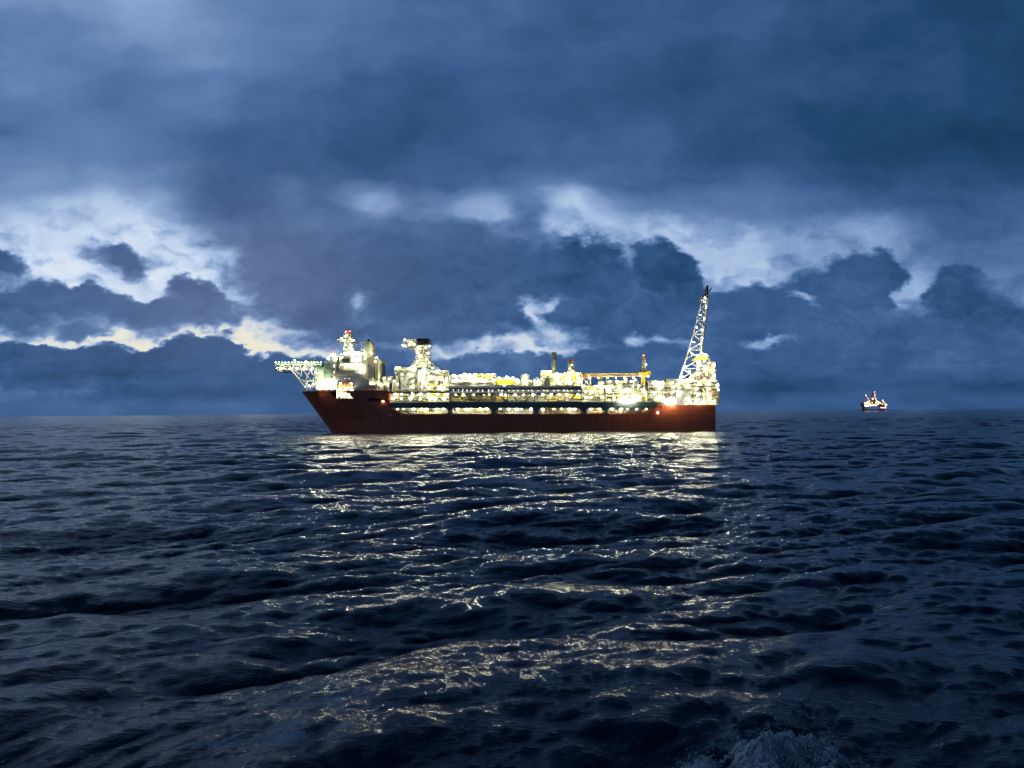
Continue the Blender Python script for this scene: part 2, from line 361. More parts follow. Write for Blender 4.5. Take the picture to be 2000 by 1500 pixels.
# ------------------------------------------------------------------ mesh building
SPLIT = {'tank_panel', 'upper_panel', 'porthole', 'cabin_window', 'radome', 'vent_hood', 'plant_house', 'beige_house', 'storage_tank', 'red_riser', 'hull_marking', 'tower_cabin', 'exhaust_pipe', 'turbine_hall', 'rack_roof', 'floodlit_cabin', 'side_house', 'deck_house', 'module_wall', 'wall_fin', 'winch', 'long_tank', 'long_drum', 'yellow_module', 'dark_cabinet', 'green_wall', 'yellow_pipework', 'white_hood', 'crane_cab', 'cab_house', 'yellow_gantry', 'boom_rail'}
class MB:
    """collects boxes, tubes and lathes and links them as one mesh object"""
    def __init__(s): s.v = []; s.f = []; s.sm = []; s.g = []; s.gid = 0; s.hold = False
    def add(s, vs, fs, smooth=False):
        n = len(s.v); s.v += [tuple(v) for v in vs]; s.f += [tuple(i + n for i in f) for f in fs]; s.sm += [smooth] * len(fs); s.g += [s.gid] * len(fs)
    def nxt(s):
        if not s.hold: s.gid += 1
    def box(s, a, b):
        s.nxt()
        x0, x1 = sorted((a[0], b[0])); y0, y1 = sorted((a[1], b[1])); z0, z1 = sorted((a[2], b[2]))
        v = [(x, y, z) for x in (x0, x1) for y in (y0, y1) for z in (z0, z1)]
        s.add(v, [(0, 1, 3, 2), (4, 6, 7, 5), (0, 4, 5, 1), (2, 3, 7, 6), (0, 2, 6, 4), (1, 5, 7, 3)])
    def prism(s, prof, y0, y1):
        """profile of (x, z) points extruded in depth"""
        s.nxt()
        n = len(prof)
        v = [(x, y0, z) for x, z in prof] + [(x, y1, z) for x, z in prof]
        s.add(v, [tuple(range(n))[::-1], tuple(range(n, 2 * n))] + [(i, (i + 1) % n, n + (i + 1) % n, n + i) for i in range(n)])
    def tube(s, a, b, r, n=6, r2=None, caps=True):
        s.nxt()
        a = Vector(a); b = Vector(b); r2 = r if r2 is None else r2
        d = (b - a)
        if d.length < 1e-6: return
        d.normalize(); u = d.orthogonal().normalized(); w = d.cross(u)
        v = [a + (u * math.cos(t) + w * math.sin(t)) * r for t in [2 * math.pi * (i + .5) / n for i in range(n)]] + \
            [b + (u * math.cos(t) + w * math.sin(t)) * r2 for t in [2 * math.pi * (i + .5) / n for i in range(n)]]
        f = [(i, (i + 1) % n, n + (i + 1) % n, n + i) for i in range(n)]
        s.add(v, f, n > 5)
        if caps: s.add(v, [tuple(range(n))[::-1], tuple(range(n, 2 * n))])
    def path(s, pts, r, n=6):
        s.nxt(); h_ = s.hold; s.hold = True
        for a, b in zip(pts, pts[1:]): s.tube(a, b, r, n)
        s.hold = h_
    def vessel(s, a, b, r, n=12):
        """cylinder with domed ends"""
        s.nxt(); s.hold = True
        a = Vector(a); b = Vector(b); d = (b - a).normalized(); e = d * r * .55
        s.tube(a, b, r, n, caps=False)
        s.tube(a, a - e * .6, r, n, r * .72, caps=False); s.tube(a - e * .6, a - e, r * .72, n, r * .1)
        s.tube(b, b + e * .6, r, n, r * .72, caps=False); s.tube(b + e * .6, b + e, r * .72, n, r * .1)
        s.hold = False
    def ball(s, c, r, n=8, m=6, sz=1.0):
        s.nxt()
        c = Vector(c); v = []
        for i in range(m + 1):
            p = math.pi * i / m
            for j in range(n):
                q = 2 * math.pi * j / n; v.append((c.x + r * math.sin(p) * math.cos(q), c.y + r * math.sin(p) * math.sin(q), c.z + r * sz * math.cos(p)))
        s.add(v, [(i * n + j, (i + 1) * n + j, (i + 1) * n + (j + 1) % n, i * n + (j + 1) % n) for i in range(m) for j in range(n)], True)
    def truss(s, A, B, C, D, nseg, r, rb, pattern='X'):
        """lattice between chord A-B and chord C-D"""
        A, B, C, D = map(Vector, (A, B, C, D))
        s.tube(A, B, r); s.tube(C, D, r)
        for i in range(nseg + 1):
            p = A.lerp(B, i / nseg); q = C.lerp(D, i / nseg)
            s.tube(p, q, rb, 5)
            if i < nseg:
                p2 = A.lerp(B, (i + 1) / nseg); q2 = C.lerp(D, (i + 1) / nseg)
                if pattern == 'X': s.tube(p, q2, rb, 5); s.tube(q, p2, rb, 5)
                elif (i % 2 == 0): s.tube(p, q2, rb, 5)
                else: s.tube(q, p2, rb, 5)
    def rail(s, a, b, h=1.1, r=.05, step=2.0):
        a = Vector(a); b = Vector(b); n = max(1, int((b - a).length / step))
        for k in (h, h * .5): s.tube(a + Vector((0, 0, k)), b + Vector((0, 0, k)), r, 4)
        for i in range(n + 1):
            p = a.lerp(b, i / n); s.tube(p, p + Vector((0, 0, h)), r, 4)
    def split(s, name, m, parent):
        out = []
        for g in sorted(set(s.g)):
            idx = [i for i, x in enumerate(s.g) if x == g]; used = sorted({k for i in idx for k in s.f[i]}); mp = {k: j for j, k in enumerate(used)}
            q = MB(); q.v = [s.v[k] for k in used]; q.f = [tuple(mp[k] for k in s.f[i]) for i in idx]; q.sm = [s.sm[i] for i in idx]
            out.append(q.build(name, m, parent))
        return out
    def build(s, name, m, parent=None):
        if (name in SPLIT or (name in ('equipment', 'pipework') and len(set(s.g)) < 80)) and len(set(s.g)) > 1: return s.split(name, m, parent)[0]
        me = bpy.data.meshes.new(name); me.from_pydata(s.v, [], s.f); me.update()
        me.polygons.foreach_set('use_smooth', s.sm)
        me.materials.append(m)
        o = bpy.data.objects.new(name, me); col.objects.link(o)
        if parent: o.parent = parent
        return o

def empty(name, loc=(0, 0, 0), parent=None):
    o = bpy.data.objects.new(name, None); col.objects.link(o); o.location = loc
    if parent: o.parent = parent
    return o

WHITE = mat('cream_paint', (.23, .225, .165), .5, wear=.10, scale=.35)
PIPE = mat('pipe_paint', (.30, .30, .24), .4, wear=.3, scale=.6)
STEEL = mat('grey_steel', (.30, .31, .30), .55, wear=.2)
DARK = mat('dark_steel', (.035, .037, .04), .6, wear=.3)
BAND = mat('slate_band', (.10, .13, .14), .5, wear=.15, scale=.08)
BGREY = mat('block_grey', (.16, .17, .20), .6, wear=.08)
BEIGE = mat('beige_wall', (.58, .55, .36), .6, wear=.06)
GREEN = mat('green_wall', (.16, .26, .20), .6, wear=.12)
GREENL = mat('pale_green_wall', (.42, .50, .42), .6, wear=.1)
DECKG = mat('deck_green', (.10, .20, .12), .7, wear=.2)
YELLOW = mat('yellow_paint', (.85, .60, .02), .45, wear=.1)
YCRANE = mat('crane_yellow', (.80, .56, .05), .45, wear=.12)
RED = mat('red_paint', (.55, .04, .03), .45, wear=.15)
ORANGE = mat('orange_paint', (.72, .16, .03), .4, wear=.1)
RUST = mat('brown_plate', (.09, .05, .04), .6, wear=.3)
CORE_SHADE = mat('shade_core', (.085, .08, .06), .6, wear=.35)  # dark tone stands in for the shade in the gaps between pipes
HULL = mat('hull_red', (.44, .095, .042), .45, wear=.10, scale=.05)
def hull_detail():
    t = HULL.node_tree; b = t.nodes['Principled BSDF']; l = t.links.new
    tcn = t.nodes.new('ShaderNodeTexCoord')
    mp = t.nodes.new('ShaderNodeMapping'); mp.inputs['Rotation'].default_value = (R(90), 0, 0); l(tcn.outputs['Object'], mp.inputs[0])
    br = t.nodes.new('ShaderNodeTexBrick'); br.inputs['Scale'].default_value = .085; br.inputs['Mortar Size'].default_value = .012; br.inputs['Color1'].default_value = (1, 1, 1, 1); br.inputs['Color2'].default_value = (.86, .86, .86, 1); br.inputs['Mortar'].default_value = (.62, .62, .62, 1)
    l(mp.outputs[0], br.inputs['Vector'])
    mp2 = t.nodes.new('ShaderNodeMapping'); mp2.inputs['Scale'].default_value = (.9, .9, .07); l(tcn.outputs['Object'], mp2.inputs[0])
    n = t.nodes.new('ShaderNodeTexNoise'); n.inputs['Scale'].default_value = .7; n.inputs['Detail'].default_value = 5; l(mp2.outputs[0], n.inputs['Vector'])
    r = t.nodes.new('ShaderNodeValToRGB'); r.color_ramp.elements[0].position = .35; r.color_ramp.elements[0].color = (.80, .78, .78, 1); r.color_ramp.elements[1].position = .62; r.color_ramp.elements[1].color = (1, 1, 1, 1); l(n.outputs['Fac'], r.inputs[0])
    src = b.inputs['Base Color'].links[0].from_socket
    for k in (br.outputs[0], r.outputs[0]):
        m = t.nodes.new('ShaderNodeMix'); m.data_type = 'RGBA'; m.blend_type = 'MULTIPLY'; m.inputs[0].default_value = 1; l(src, m.inputs[6]); l(k, m.inputs[7]); src = m.outputs[2]
    l(src, b.inputs['Base Color'])
hull_detail()
GLASS = mat('dark_glass', (.03, .035, .04), .1)
STACKM = mat('stack_metal', (.10, .11, .09), .5, wear=.3)
LAMP = mat('lamp_warm', (1.0, .96, .60), emit=225.0)
LAMPC = mat('lamp_white', (1.0, .98, .80), emit=225.0)
LAMPS = mat('lamp_small', (1.0, .92, .62), emit=62.0)
LAMPG = mat('lamp_green', (.55, 1.0, .62), emit=27.0)
LAMPR = mat('lamp_red', (1.0, .12, .10), emit=9.0)
WIN = mat('lit_window', (1.0, .95, .78), emit=1.6)

def lamp_mesh(name, m, r):
    mb = MB(); mb.tube((0, 0, -r * .5), (0, 0, r * .5), r, 5)
    me = bpy.data.meshes.new(name); me.from_pydata(mb.v, [], mb.f); me.materials.append(m); return me
ML = lamp_mesh('floodlight', LAMP, .56); MC = lamp_mesh('floodlight', LAMPC, .56); MS = lamp_mesh('deck_lamp', LAMPS, .42); MG = lamp_mesh('deck_edge_light', LAMPG, .45); MW = lamp_mesh('beam_fill_lamp', mat('beam_fill', (1.0, .95, .8), emit=32.0), .16); MRD = lamp_mesh('warning_light', LAMPR, .6)
LQ = []
def lamp(parent, p, me=None, name=None): LQ.append((parent, Vector(p), me or ML, name))

# ------------------------------------------------------------------ the production ship
ship = empty('production_ship', (0, DIST + 27.5, 0))
tagk(ship, 'long maroon hulled production ship with brightly lit white process deck and a tilted flare tower', 'ship')
def L(px, py, d=0.0):
    """ship-local point d metres behind the near side"""
    p = ray_point(px, py, DIST + d); return Vector((p.x, d - 27.5, p.z))
def bx(mb, x0, y0, x1, y1, d0, d1):
    a = L(x0, y0, d0); b = L(x1, y1, d0); mb.box((a.x, a.y, a.z), (b.x, d1 - 27.5, b.z))
def pr(mb, pts, d0, d1):
    q = [L(x, y, d0) for x, y in pts]; mb.prism([(p.x, p.z) for p in q], d0 - 27.5, d1 - 27.5)
def part(name, m, fn, parent=ship):
    mb = MB(); fn(mb); return mb.build(name, m, parent)

# --- hull: raked bow lofted to full breadth, long flank cut open between two decks
def hull():
    mb = MB()
    zd = L(600, 763).z; zw = -6.0
    xb_d, xb_w = L(590, 763, 27.5).x, L(650, 848, 27.5).x
    z0 = L(650, 848, 27.5).z
    slope = (xb_w - xb_d) / (zd - z0)
    xe = L(758, 766).x
    levels = [zw, 0, 5, 10, L(700, 779).z, 24, zd]
    ns = 22
    rows = []
    for z in levels:
        k = (z - zw) / (zd - zw)
        xb = xb_d + slope * (zd - z)
        full = xb + 62 - 14 * k
        full = min(full, xe - 1)
        row = []
        for i in range(ns):
            t = (i / (ns - 1)); x = xb + (full - xb) * t ** 1.5
            e = .62 + .12 * (1 - k)
            row.append((x, 27.5 * (1 - (1 - t ** 1.5) ** 2.2) ** e, z))
        row.append((xe, 27.5, z)); rows.append(row)
    n = ns + 1
    for sgn in (-1, 1):
        vs = [(x, sgn * y, z) for r in rows for x, y, z in r]
        fs = []
        for j in range(len(rows) - 1):
            for i in range(n - 1):
                x0 = rows[j][i][0]; x1 = rows[j][i + 1][0]
                if sgn < 0 and j >= 4 and L(657, 770).x < (x0 + x1) / 2 < L(693, 770).x: continue     # the lifeboat bay is cut out
                q = (j * n + i, j * n + i + 1, (j + 1) * n + i + 1, (j + 1) * n + i)
                fs.append(q if sgn < 0 else q[::-1])
        mb.add(vs, fs, False)
    top = rows[-1]
    mb.add([(x, -y, z - .6) for x, y, z in top] + [(x, y, z - .6) for x, y, z in top], [(i, i + 1, n + i + 1, n + i) for i in range(n - 1)])
    # low flank and the stern, one outline through the openings' lower edge
    def arc(cx_, cy_, r, a0, a1, m=5): return [(cx_ + r * math.cos(R(a0 + (a1 - a0) * i / m)), cy_ - r * math.sin(R(a0 + (a1 - a0) * i / m))) for i in range(m + 1)]
    prof = [(758, 766), (760, 796), (768, 799), (778, 804), (788, 808.5), (1250, 808.5), (1262, 805), (1272, 799), (1279, 797), (1284, 790.5), (1397.5, 790.5), (1397.5, 870), (758, 870)]
    pr(mb, prof, 0, 2.0)
    a = L(758, 766); b = L(1397.5, 790.5)
    zdeck = L(1000, 808.8).z
    mb.box((a.x, -25.4, -6), (b.x, 27.49, zdeck))
    mb.box((L(1284, 790).x, -25.4, zdeck + .01), (b.x - .01, 27.4, L(1284, 791).z))
    mb.box((a.x, -25.4, zdeck + .01), (L(762, 790).x, 27.4, L(758, 767).z))
    # far side flank
    mb.box((a.x, 25.6, zdeck + .02), (b.x, 27.45, zdeck + 3))
    o = mb.build('hull', HULL, ship)
    # draught marks on the bow
    m2 = MB()
    for i in range(3): bx(m2, 759.5 + i * 2.4, 809.6, 761 + i * 2.4, 810.8, -.06, -.01)
    m2.build('hull_marking', mat('white_marking', (.8, .8, .78)), o)
    lamp(o, L(748, 784, -.5), MS, 'hull_lamp'); lamp(o, L(1285, 806, -.5), MS, 'hull_lamp')
    bay = MB()
    bx(bay, 657.2, 757, 692.5, 778.3, 7.5, 8.5); bx(bay, 657.2, 778, 692.5, 779.2, 0, 7.4); bx(bay, 656.8, 757, 657.8, 779, 0.3, 7.4); bx(bay, 692, 757, 693, 779, .3, 7.4)
    bx(bay, 657.2, 767.5, 692.5, 768.1, 3, 7.4)
    by = bay.build('lifeboat_bay', WHITE, ship)
    e = MB(); rnd = random.Random(5)
    for i in range(9): x = 660 + i * 3.6; e.tube(L(x, 778, 6), L(x, 760, 6), .18)
    for i in range(6): y = 762 + i * 2.7; e.tube(L(658, y, 5.5), L(692, y, 5.5), .14)
    for i in range(12):
        x = rnd.uniform(659, 688); y = rnd.choice((778, 767.4)); bx(e, x, y - rnd.uniform(2, 5), x + rnd.uniform(2, 4), y - .1, 3.2 + i * .03, 6)
    e.build('bay_equipment', PIPE, by)
    lamps = [(661, 771), (668, 771), (675, 770), (682, 771), (689, 771), (664, 761), (676, 760), (687, 761)]
    for x, y in lamps: lamp(by, L(x, y, 1.2))
    # slate band with its pillars
    def band(mb):
        pr(mb, [(761, 785.5), (1290, 785.5), (1320, 790), (1320, 791), (1279, 796.6), (761, 796.6)], .25, 3.0)
        for x, w in ((878, 4), (965, 6), (1047, 6), (1139, 6), (1182, 5)):
            pr(mb, [(x - w - 5, 796.5)] + [(x - w + 3 - 5 * math.cos(t * .5), 796.5 + t * 2) for t in range(1, 5)] + [(x - w - 3, 808.3), (x + w + 3, 808.3)] + [(x + w - 3 + 5 * math.cos(t * .5), 796.5 + t * 2) for t in range(4, 0, -1)] + [(x + w + 5, 796.5)], .3, 2.5)
        a = L(761, 786); b = L(1320, 786); mb.box((a.x, -24.4, a.z - .7), (b.x, 26, a.z - .1))
    part('deck_band', BAND, band)
hull()

def clutter(parent, x0, y0, x1, y1, d0, d1, seed, deck=11.0, dens=1.0, yel=.15, lamps=1.0, posts=True, vess=True):
    """process equipment between two corners: decks, posts, pipes, tanks, rails and floodlights"""
    rnd = random.Random(seed)
    st, pi, eq, yl, dk, cr_ = MB(), MB(), MB(), MB(), MB(), MB()
    w = x1 - x0; h = y1 - y0
    nd = max(1, round(h / deck)); lv = [y1 - h * i / nd for i in range(nd + 1)]
    for i, y in enumerate(lv[:-1] if nd > 1 else lv[:1]):
        bx(st, x0 + rnd.uniform(0, .3), y - .35, x1 - rnd.uniform(0, .3), y + .5, d0 + rnd.random() * .2, d1 - rnd.random())
        st.rail(L(x0, y - .5, d0 + .1), L(x1, y - .5, d0 + .1), 1.15, .06, 1.8)
    if posts:
        m = max(1, round(w / 14))
        for i in range(m + 1):
            x = x0 + w * i / m
            st.tube(L(x, y1, d0 + .5), L(x, y0 + rnd.uniform(0, 2), d0 + .5), .22)
            if i < m and rnd.random() < .5:
                j = rnd.randrange(nd); st.tube(L(x, lv[j], d0 + .6), L(x + w / m, lv[j + 1], d0 + .6), .16)
    for i in range(int(w * h / 42 * dens) + 3):        # horizontal lines
        y = rnd.uniform(y0 + 1, y1 - 1); a = rnd.uniform(x0, x1); b = min(x1, a + rnd.uniform(6, 40)); d = rnd.uniform(d0 + .8, d0 + 7)
        r = rnd.choice((.12, .16, .2, .3, .42)); q = (yl if rnd.random() < yel else pi)
        pts = [L(a, y, d), L(b, y, d)]
        if rnd.random() < .6: pts.append(L(b, min(y1, max(y0, y + rnd.uniform(-8, 8))), d))
        if rnd.random() < .5: pts.insert(0, L(a, min(y1, max(y0, y + rnd.uniform(-8, 8))), d))
        q.path(pts, r)
    for i in range(int(w * h / 60 * dens) + 2):        # risers
        x = rnd.uniform(x0, x1); a = rnd.uniform(y0, y1 - 3); b = min(y1, a + rnd.uniform(3, 14)); d = rnd.uniform(d0 + .8, d0 + 7)
        pi.tube(L(x, a, d), L(x, b, d), rnd.choice((.1, .14, .2, .3)))
    for i in range(int(w * h / 48 * dens) + 2):        # skids, cabinets, valves
        y = rnd.choice(lv[:-1]); x = rnd.uniform(x0, x1 - 3); ww = rnd.uniform(1.2, 6); hh = rnd.uniform(1.5, max(2, h / nd * .8)); d = rnd.uniform(d0 + 2, d0 + 9)
        t = rnd.random(); q = eq if t < .72 else (dk if t < .86 else yl if t < .86 + yel * .6 else eq)
        bx(q, x, y - hh, min(x1, x + ww), y - .4, d, d + rnd.uniform(1.5, 4))
        if rnd.random() < .4: q.ball(L(x + ww / 2, y - hh, d + 1), rnd.uniform(.4, .9), 6, 4)
    bx(cr_, x0 + .5, y0 + 1.5, x1 - .5, y1 - .6, d0 + 9 + rnd.random(), d1)      # solid core behind the pipework, coloured dark as shade between the pipes
    k = 0
    if vess:
        for i in range(max(1, int(w * h / 380 * dens))):
            y = rnd.choice(lv[:-1]); hh = h / nd; r = rnd.uniform(.28, .42) * hh * .36; x = rnd.uniform(x0 + 3, x1 - 3); d = d0 + rnd.uniform(4, 8)
            mb = MB()
            if rnd.random() < .5 and w > 18:
                lw = min(w * .3, rnd.uniform(8, 18)); x = min(x, x1 - lw - 2); c = L(x, y - hh * .45, d); mb.vessel(c, c + Vector((lw * .36, 0, 0)), r)
            else:
                c = L(x, y, d); mb.vessel(c + Vector((0, 0, r)), c + Vector((0, 0, hh * .36 * .8)), r * .8)
            mb.build('pressure_vessel', PIPE, parent)
    st.build('steel_frame', WHITE if rnd.random() < .75 else STEEL, parent); pi.build('pipework', PIPE, parent); eq.build('equipment', WHITE, parent); cr_.build('shade_core', CORE_SHADE, parent)
    if dk.v: dk.build('dark_cabinet', DARK, parent)
    if yl.v: yl.build('yellow_pipework', YELLOW, parent)
    nl = max(1, round(w / 17 * lamps))
    for j in range(len(lv) - 1):
        for i in range(nl):
            x = x0 + w * (i + .5 + rnd.uniform(-.3, .3)) / nl; y = lv[j + 1] + min(2.2, h / nd * .3)
            lamp(parent, L(x, y, d0 + rnd.uniform(-2.4, -1.0)), ML if rnd.random() < .7 else MS)

def module(name, label=None):
    e = empty(name, (0, 0, 0), ship)
    if label: e['label'] = label
    return e

# --- main deck behind the openings
md = module('main_deck_piping')
for i, (a, b) in enumerate(((770, 874), (885, 958), (973, 1040), (1055, 1131), (1147, 1176), (1189, 1270))):
    clutter(md, a, 796.8, b, 808.3, 3.2, 30, 100 + i, deck=12, dens=2.2, yel=.2, lamps=1.15, posts=True, vess=False)
part('tank_bulkhead', STEEL, lambda mb: bx(mb, 762, 797.2, 1278, 808.6, 14, 15), md)

# --- open truss deck, fore part and aft part
td = module('truss_deck')
clutter(td, 761.5, 767.5, 877, 785, 2.0, 40, 11, deck=9, dens=2.0, yel=.12, lamps=1.1)
clutter(td, 879, 768.5, 965, 785, 4.0, 40, 12, deck=16, dens=1.5, yel=.2)
clutter(td, 967, 768.5, 1046, 785, 4.0, 40, 13, deck=16, dens=1.5, yel=.15)
clutter(td, 1047, 768.5, 1135, 785, 4.0, 40, 14, deck=16, dens=1.5, yel=.3)
clutter(td, 1137, 752, 1180, 785, 3.0, 40, 15, deck=11, dens=1.5, yel=.2)
clutter(td, 1183, 763, 1266, 785, 3.0, 40, 16, deck=11, dens=1.6, yel=.3, lamps=.8)
clutter(td, 1266, 745, 1326, 786, 3.0, 40, 17, deck=10, dens=1.9, yel=.25, lamps=.6)
def girder(mb):
    bx(mb, 877, 756.6, 1136, 763.8, .2, 1.0)
    bx(mb, 877, 766.8, 1136, 768.4, .3, 3.2)
    for x in (877.5, 964.5, 1044.0, 1135.5): bx(mb, x - .7, 757, x + .7, 785.6, .5, 1.4)
    for a, b in ((896, 906), (946, 934), (972, 990), (1040, 1024), (1054, 1074), (1126, 1110)):
        mb.tube(L(a, 768, 1.2), L(b, 785, 1.2), .38, 4)
    for x in (920, 991, 1006, 1091): mb.tube(L(x, 768, 1.2), L(x, 785.5, 1.2), .3, 4)
    bx(mb, 1180, 757, 1182, 785.5, .5, 1.2); mb.tube(L(1166, 784, .9), L(1180, 775, .9), .3, 4)
    mb.rail(L(760.5, 767, 1.0), L(877, 767, 1.0), 1.4, .12, 1.4); mb.rail(L(760.5, 776.5, 1.0), L(877, 776.5, 1.0), 1.2, .09, 1.6)
    for x in (765, 780, 795, 811, 827, 843, 859, 872): mb.tube(L(x, 767, .9), L(x, 785.6, .9), .12, 4)
    bx(mb, 760.5, 765.8, 877, 767.2, .4, 2.0)
    for x in (760.6, 764): bx(mb, x - .35, 745, x + .35, 786, .4, 1.0)
    for y in (745, 750, 756, 762): bx(mb, 760.9, y - .4, 763.7, y + .4, .45, .95)
part('side_girder', DARK, girder, td)
def gw(mb):
    bx(mb, 877, 764, 1136, 766.6, 0, 3.0); bx(mb, 877, 754.8, 1136, 756.2, .1, 2.6)
    for x in (966.5, 1047): bx(mb, x - 1.1, 766.8, x + 1.1, 785.6, -.2, .4)
    rnd = random.Random(9)
    for i in range(96):
        if rnd.random() < .86: x = 881 + i * 2.67; bx(mb, x, 758.2 + rnd.uniform(0, 1.5), x + .8, 762.8, .05, .19)
    bx(mb, 761, 785.2, 877, 786.1, .0, .24)
part('walkway_beam', mat('walkway_white', (.75, .72, .64), .5), gw, td)
rw = random.Random(6)
for i in range(26): lamp(td, L(884 + i * 9.8 + rw.uniform(-3, 3), 762.6, -1.0), MW, 'beam_fill_lamp')  # row of lamps added in front to brighten the beam and posts

# --- forward deckhouse group
fg = module('bow_deckhouse')
def f(mb):
    pr(mb, [(618, 721), (633, 716), (633, 762), (618, 762)], 10, 34)
part('pale_wall', GREENL, f, fg)
def f(mb):
    bx(mb, 633.05, 708, 645, 762, 9.5, 36); bx(mb, 645, 722, 656.5, 762.5, 9, 34)
gw_ = part('green_wall', GREEN, f, fg)
for x, y in ((630.5, 728), (631, 738)): part('lit_window', WIN, lambda mb: bx(mb, x - .9, y - 1, x + .9, y + 1, 9.7, 9.95), fg)
part('stair_tower', BGREY, lambda mb: bx(mb, 645.1, 697, 657.5, 757, 6, 16), fg)
for y in (703, 715, 727, 737.5): part('lit_window', WIN, lambda mb: bx(mb, 651.8, y - 2.6, 653.8, y + 2.6, 5.8, 5.95), fg)
def f(mb):
    for y, x0, x1 in ((697, 644, 660), (708, 636, 646), (733, 644, 658), (742, 643, 658), (751, 643, 658)):
        bx(mb, x0, y - .7, x1, y + .3, 5, 9); mb.rail(L(x0, y - .6, 5.1), L(x1, y - .6, 5.1), 1.2, .08, 1.5)
    for x in (644.5, 650, 657.5): mb.tube(L(x, 757, 5.2), L(x, 733, 5.2), .16)
    mb.truss(L(645, 757, 5.1), L(657, 757, 5.1), L(645, 742, 5.1), L(657, 742, 5.1), 2, .14, .1)
    mb.tube(L(648, 697, 8), L(648, 684, 8), .18); mb.tube(L(646, 688, 8), L(651, 688, 8), .12); mb.tube(L(639, 703, 8), L(639, 697, 8), .4); mb.tube(L(642.5, 706, 8), L(642.5, 697, 8), .25)
    bx(mb, 618, 757, 657, 757.6, 6, 9.4); mb.rail(L(598, 762, 8), L(657, 762, 4), 1.2, .09, 1.5)
part('balcony', WHITE, f, fg)
part('signal_mast', RED, lambda mb: (bx(mb, 646.6, 684.5, 649.4, 688.5, 7.5, 8.4), mb.tube(L(653, 697, 8), L(653, 688, 8), .12)), fg)
def f(mb):
    rnd = random.Random(2)
    for i in range(16): x = 619 + i * 2.5; bx(mb, x, 762 - rnd.uniform(1.5, 5), x + rnd.uniform(.8, 2), 762, 4 + rnd.random() * 4, 8.6)
part('winch', WHITE, f, fg)
for x, y, d in ((621, 758, 4), (627, 756, 5), (634, 757, 4), (640, 756, 4), (647, 757, 3), (653, 756, 3), (636, 757, 3), (655, 747, 3.5), (648, 747, 3.5), (656, 700, 4), (648, 693, 5), (653, 693, 5), (641, 700, 7), (637, 745, 7.5)): lamp(fg, L(x, y, d))

# helideck and its bracing
hd = module('helideck')
def f(mb):
    pr(mb, [(536.5, 709), (628, 709), (628, 712.5), (540, 711.5)], 12, 42)
part('landing_deck', DECKG, f, hd)
def f(mb):
    for d in (12.2, 27, 41.5):
        top = [L(x, 712.3, d) for x in range(540, 629, 11)]; bot = [L(552 + (x - 540) * .86, 722.5 - (3 if x < 550 else 0), d) for x in range(540, 629, 11)]
        for i in range(len(top)):
            mb.tube(top[i], bot[i], .26, 5)
            if i + 1 < len(top): mb.tube(top[i], bot[i + 1], .24, 5); mb.tube(bot[i], top[i + 1], .24, 5); mb.tube(bot[i], bot[i + 1], .42, 6); mb.tube(top[i], top[i + 1], .45, 6)
        # long raking strut to the bow and its ladder of braces
        mb.tube(L(570, 723, d), L(600, 762, d), .55, 8)
        mb.tube(L(585, 744, d), L(618, 744, d), .34); mb.tube(L(617, 722, d), L(618, 762, d), .34)
        for a, b in (((575, 723), (590, 735)), ((590, 723), (585, 742)), ((592, 723), (608, 744)), ((605, 723), (597, 744)), ((606, 723), (618, 742)), ((617, 724), (611, 744)), ((594, 745), (606, 762)), ((612, 745), (604, 762)), ((601, 745), (596, 757)), ((617, 745), (608, 762)), ((582, 738), (598, 745))):
            mb.tube(L(*a, d), L(*b, d), .30, 6)
    for x, y in ((552, 722), (570, 723), (590, 723), (617, 723), (585, 744), (600, 762), (618, 744)):
        mb.tube(L(x, y, 12.2), L(x, y, 41.5), .25)
    bx(mb, 537.5, 711.8, 552, 713, 11.5, 40); bx(mb, 539, 724, 551, 725.3, 13, 38)
    for x in (539.5, 545, 551): mb.tube(L(x, 712, 13), L(x, 725, 13), .2)
    mb.rail(L(537.5, 716, 11.6), L(552, 716, 11.6), 1, .08)
part('support_truss', mat('truss_white', (.80, .80, .70), .5), f, hd)
part('hanging_cabin', WHITE, lambda mb: (bx(mb, 541, 717, 549.5, 724.2, 14, 20)), hd)
def f(mb):
    for i in range(46):
        x = 536.5 + i * 2; a = L(x, 709, 11.7); mb.tube(a, a + Vector((-.3, -.9, .35)), .07, 4)
    mb.tube(L(536, 708.6, 9.4), L(628, 708.6, 9.4), .12, 5)
    mb.tube(L(628, 709, 20), L(624, 698.5, 20), .1)
part('safety_net', WHITE, f, hd)
def f(mb):
    a = L(575, 708, 20)
    for i in range(8): x = 565 + i * 3.4; h = 4.6 * math.sin(math.pi * (i + .6) / 9.5); c = L(x, 708.5, 20); mb.ball(c + Vector((0, 0, .2)), 1.3, 8, 6, max(.6, h / 3.6))
part('netted_equipment', GREENL, f, hd)
part('foam_station', RED, lambda mb: pr(mb, [(591, 708.6), (593, 706), (601, 704), (604, 705), (600, 708.6)], 18, 22), hd)
def f(mb):
    mb.tube(L(604, 708.8, 18), L(612, 702, 18), .22); mb.ball(L(613, 701, 18), 1.2); mb.tube(L(613, 701, 18), L(616, 698.6, 18), .3)
part('fire_monitor', WHITE, f, hd)
for i in range(15): lamp(hd, L(538.5 + i * 6.3, 708, 11.2), MG if i % 3 else MS, 'deck_edge_light')
for x, y in ((541, 719), (547, 720), (551, 719), (566, 719), (580, 719.5), (594, 719), (610, 718), (616, 728), (597, 706), (575, 703.5), (612, 750), (604, 753)): lamp(hd, L(x, y, 9.5), MS)

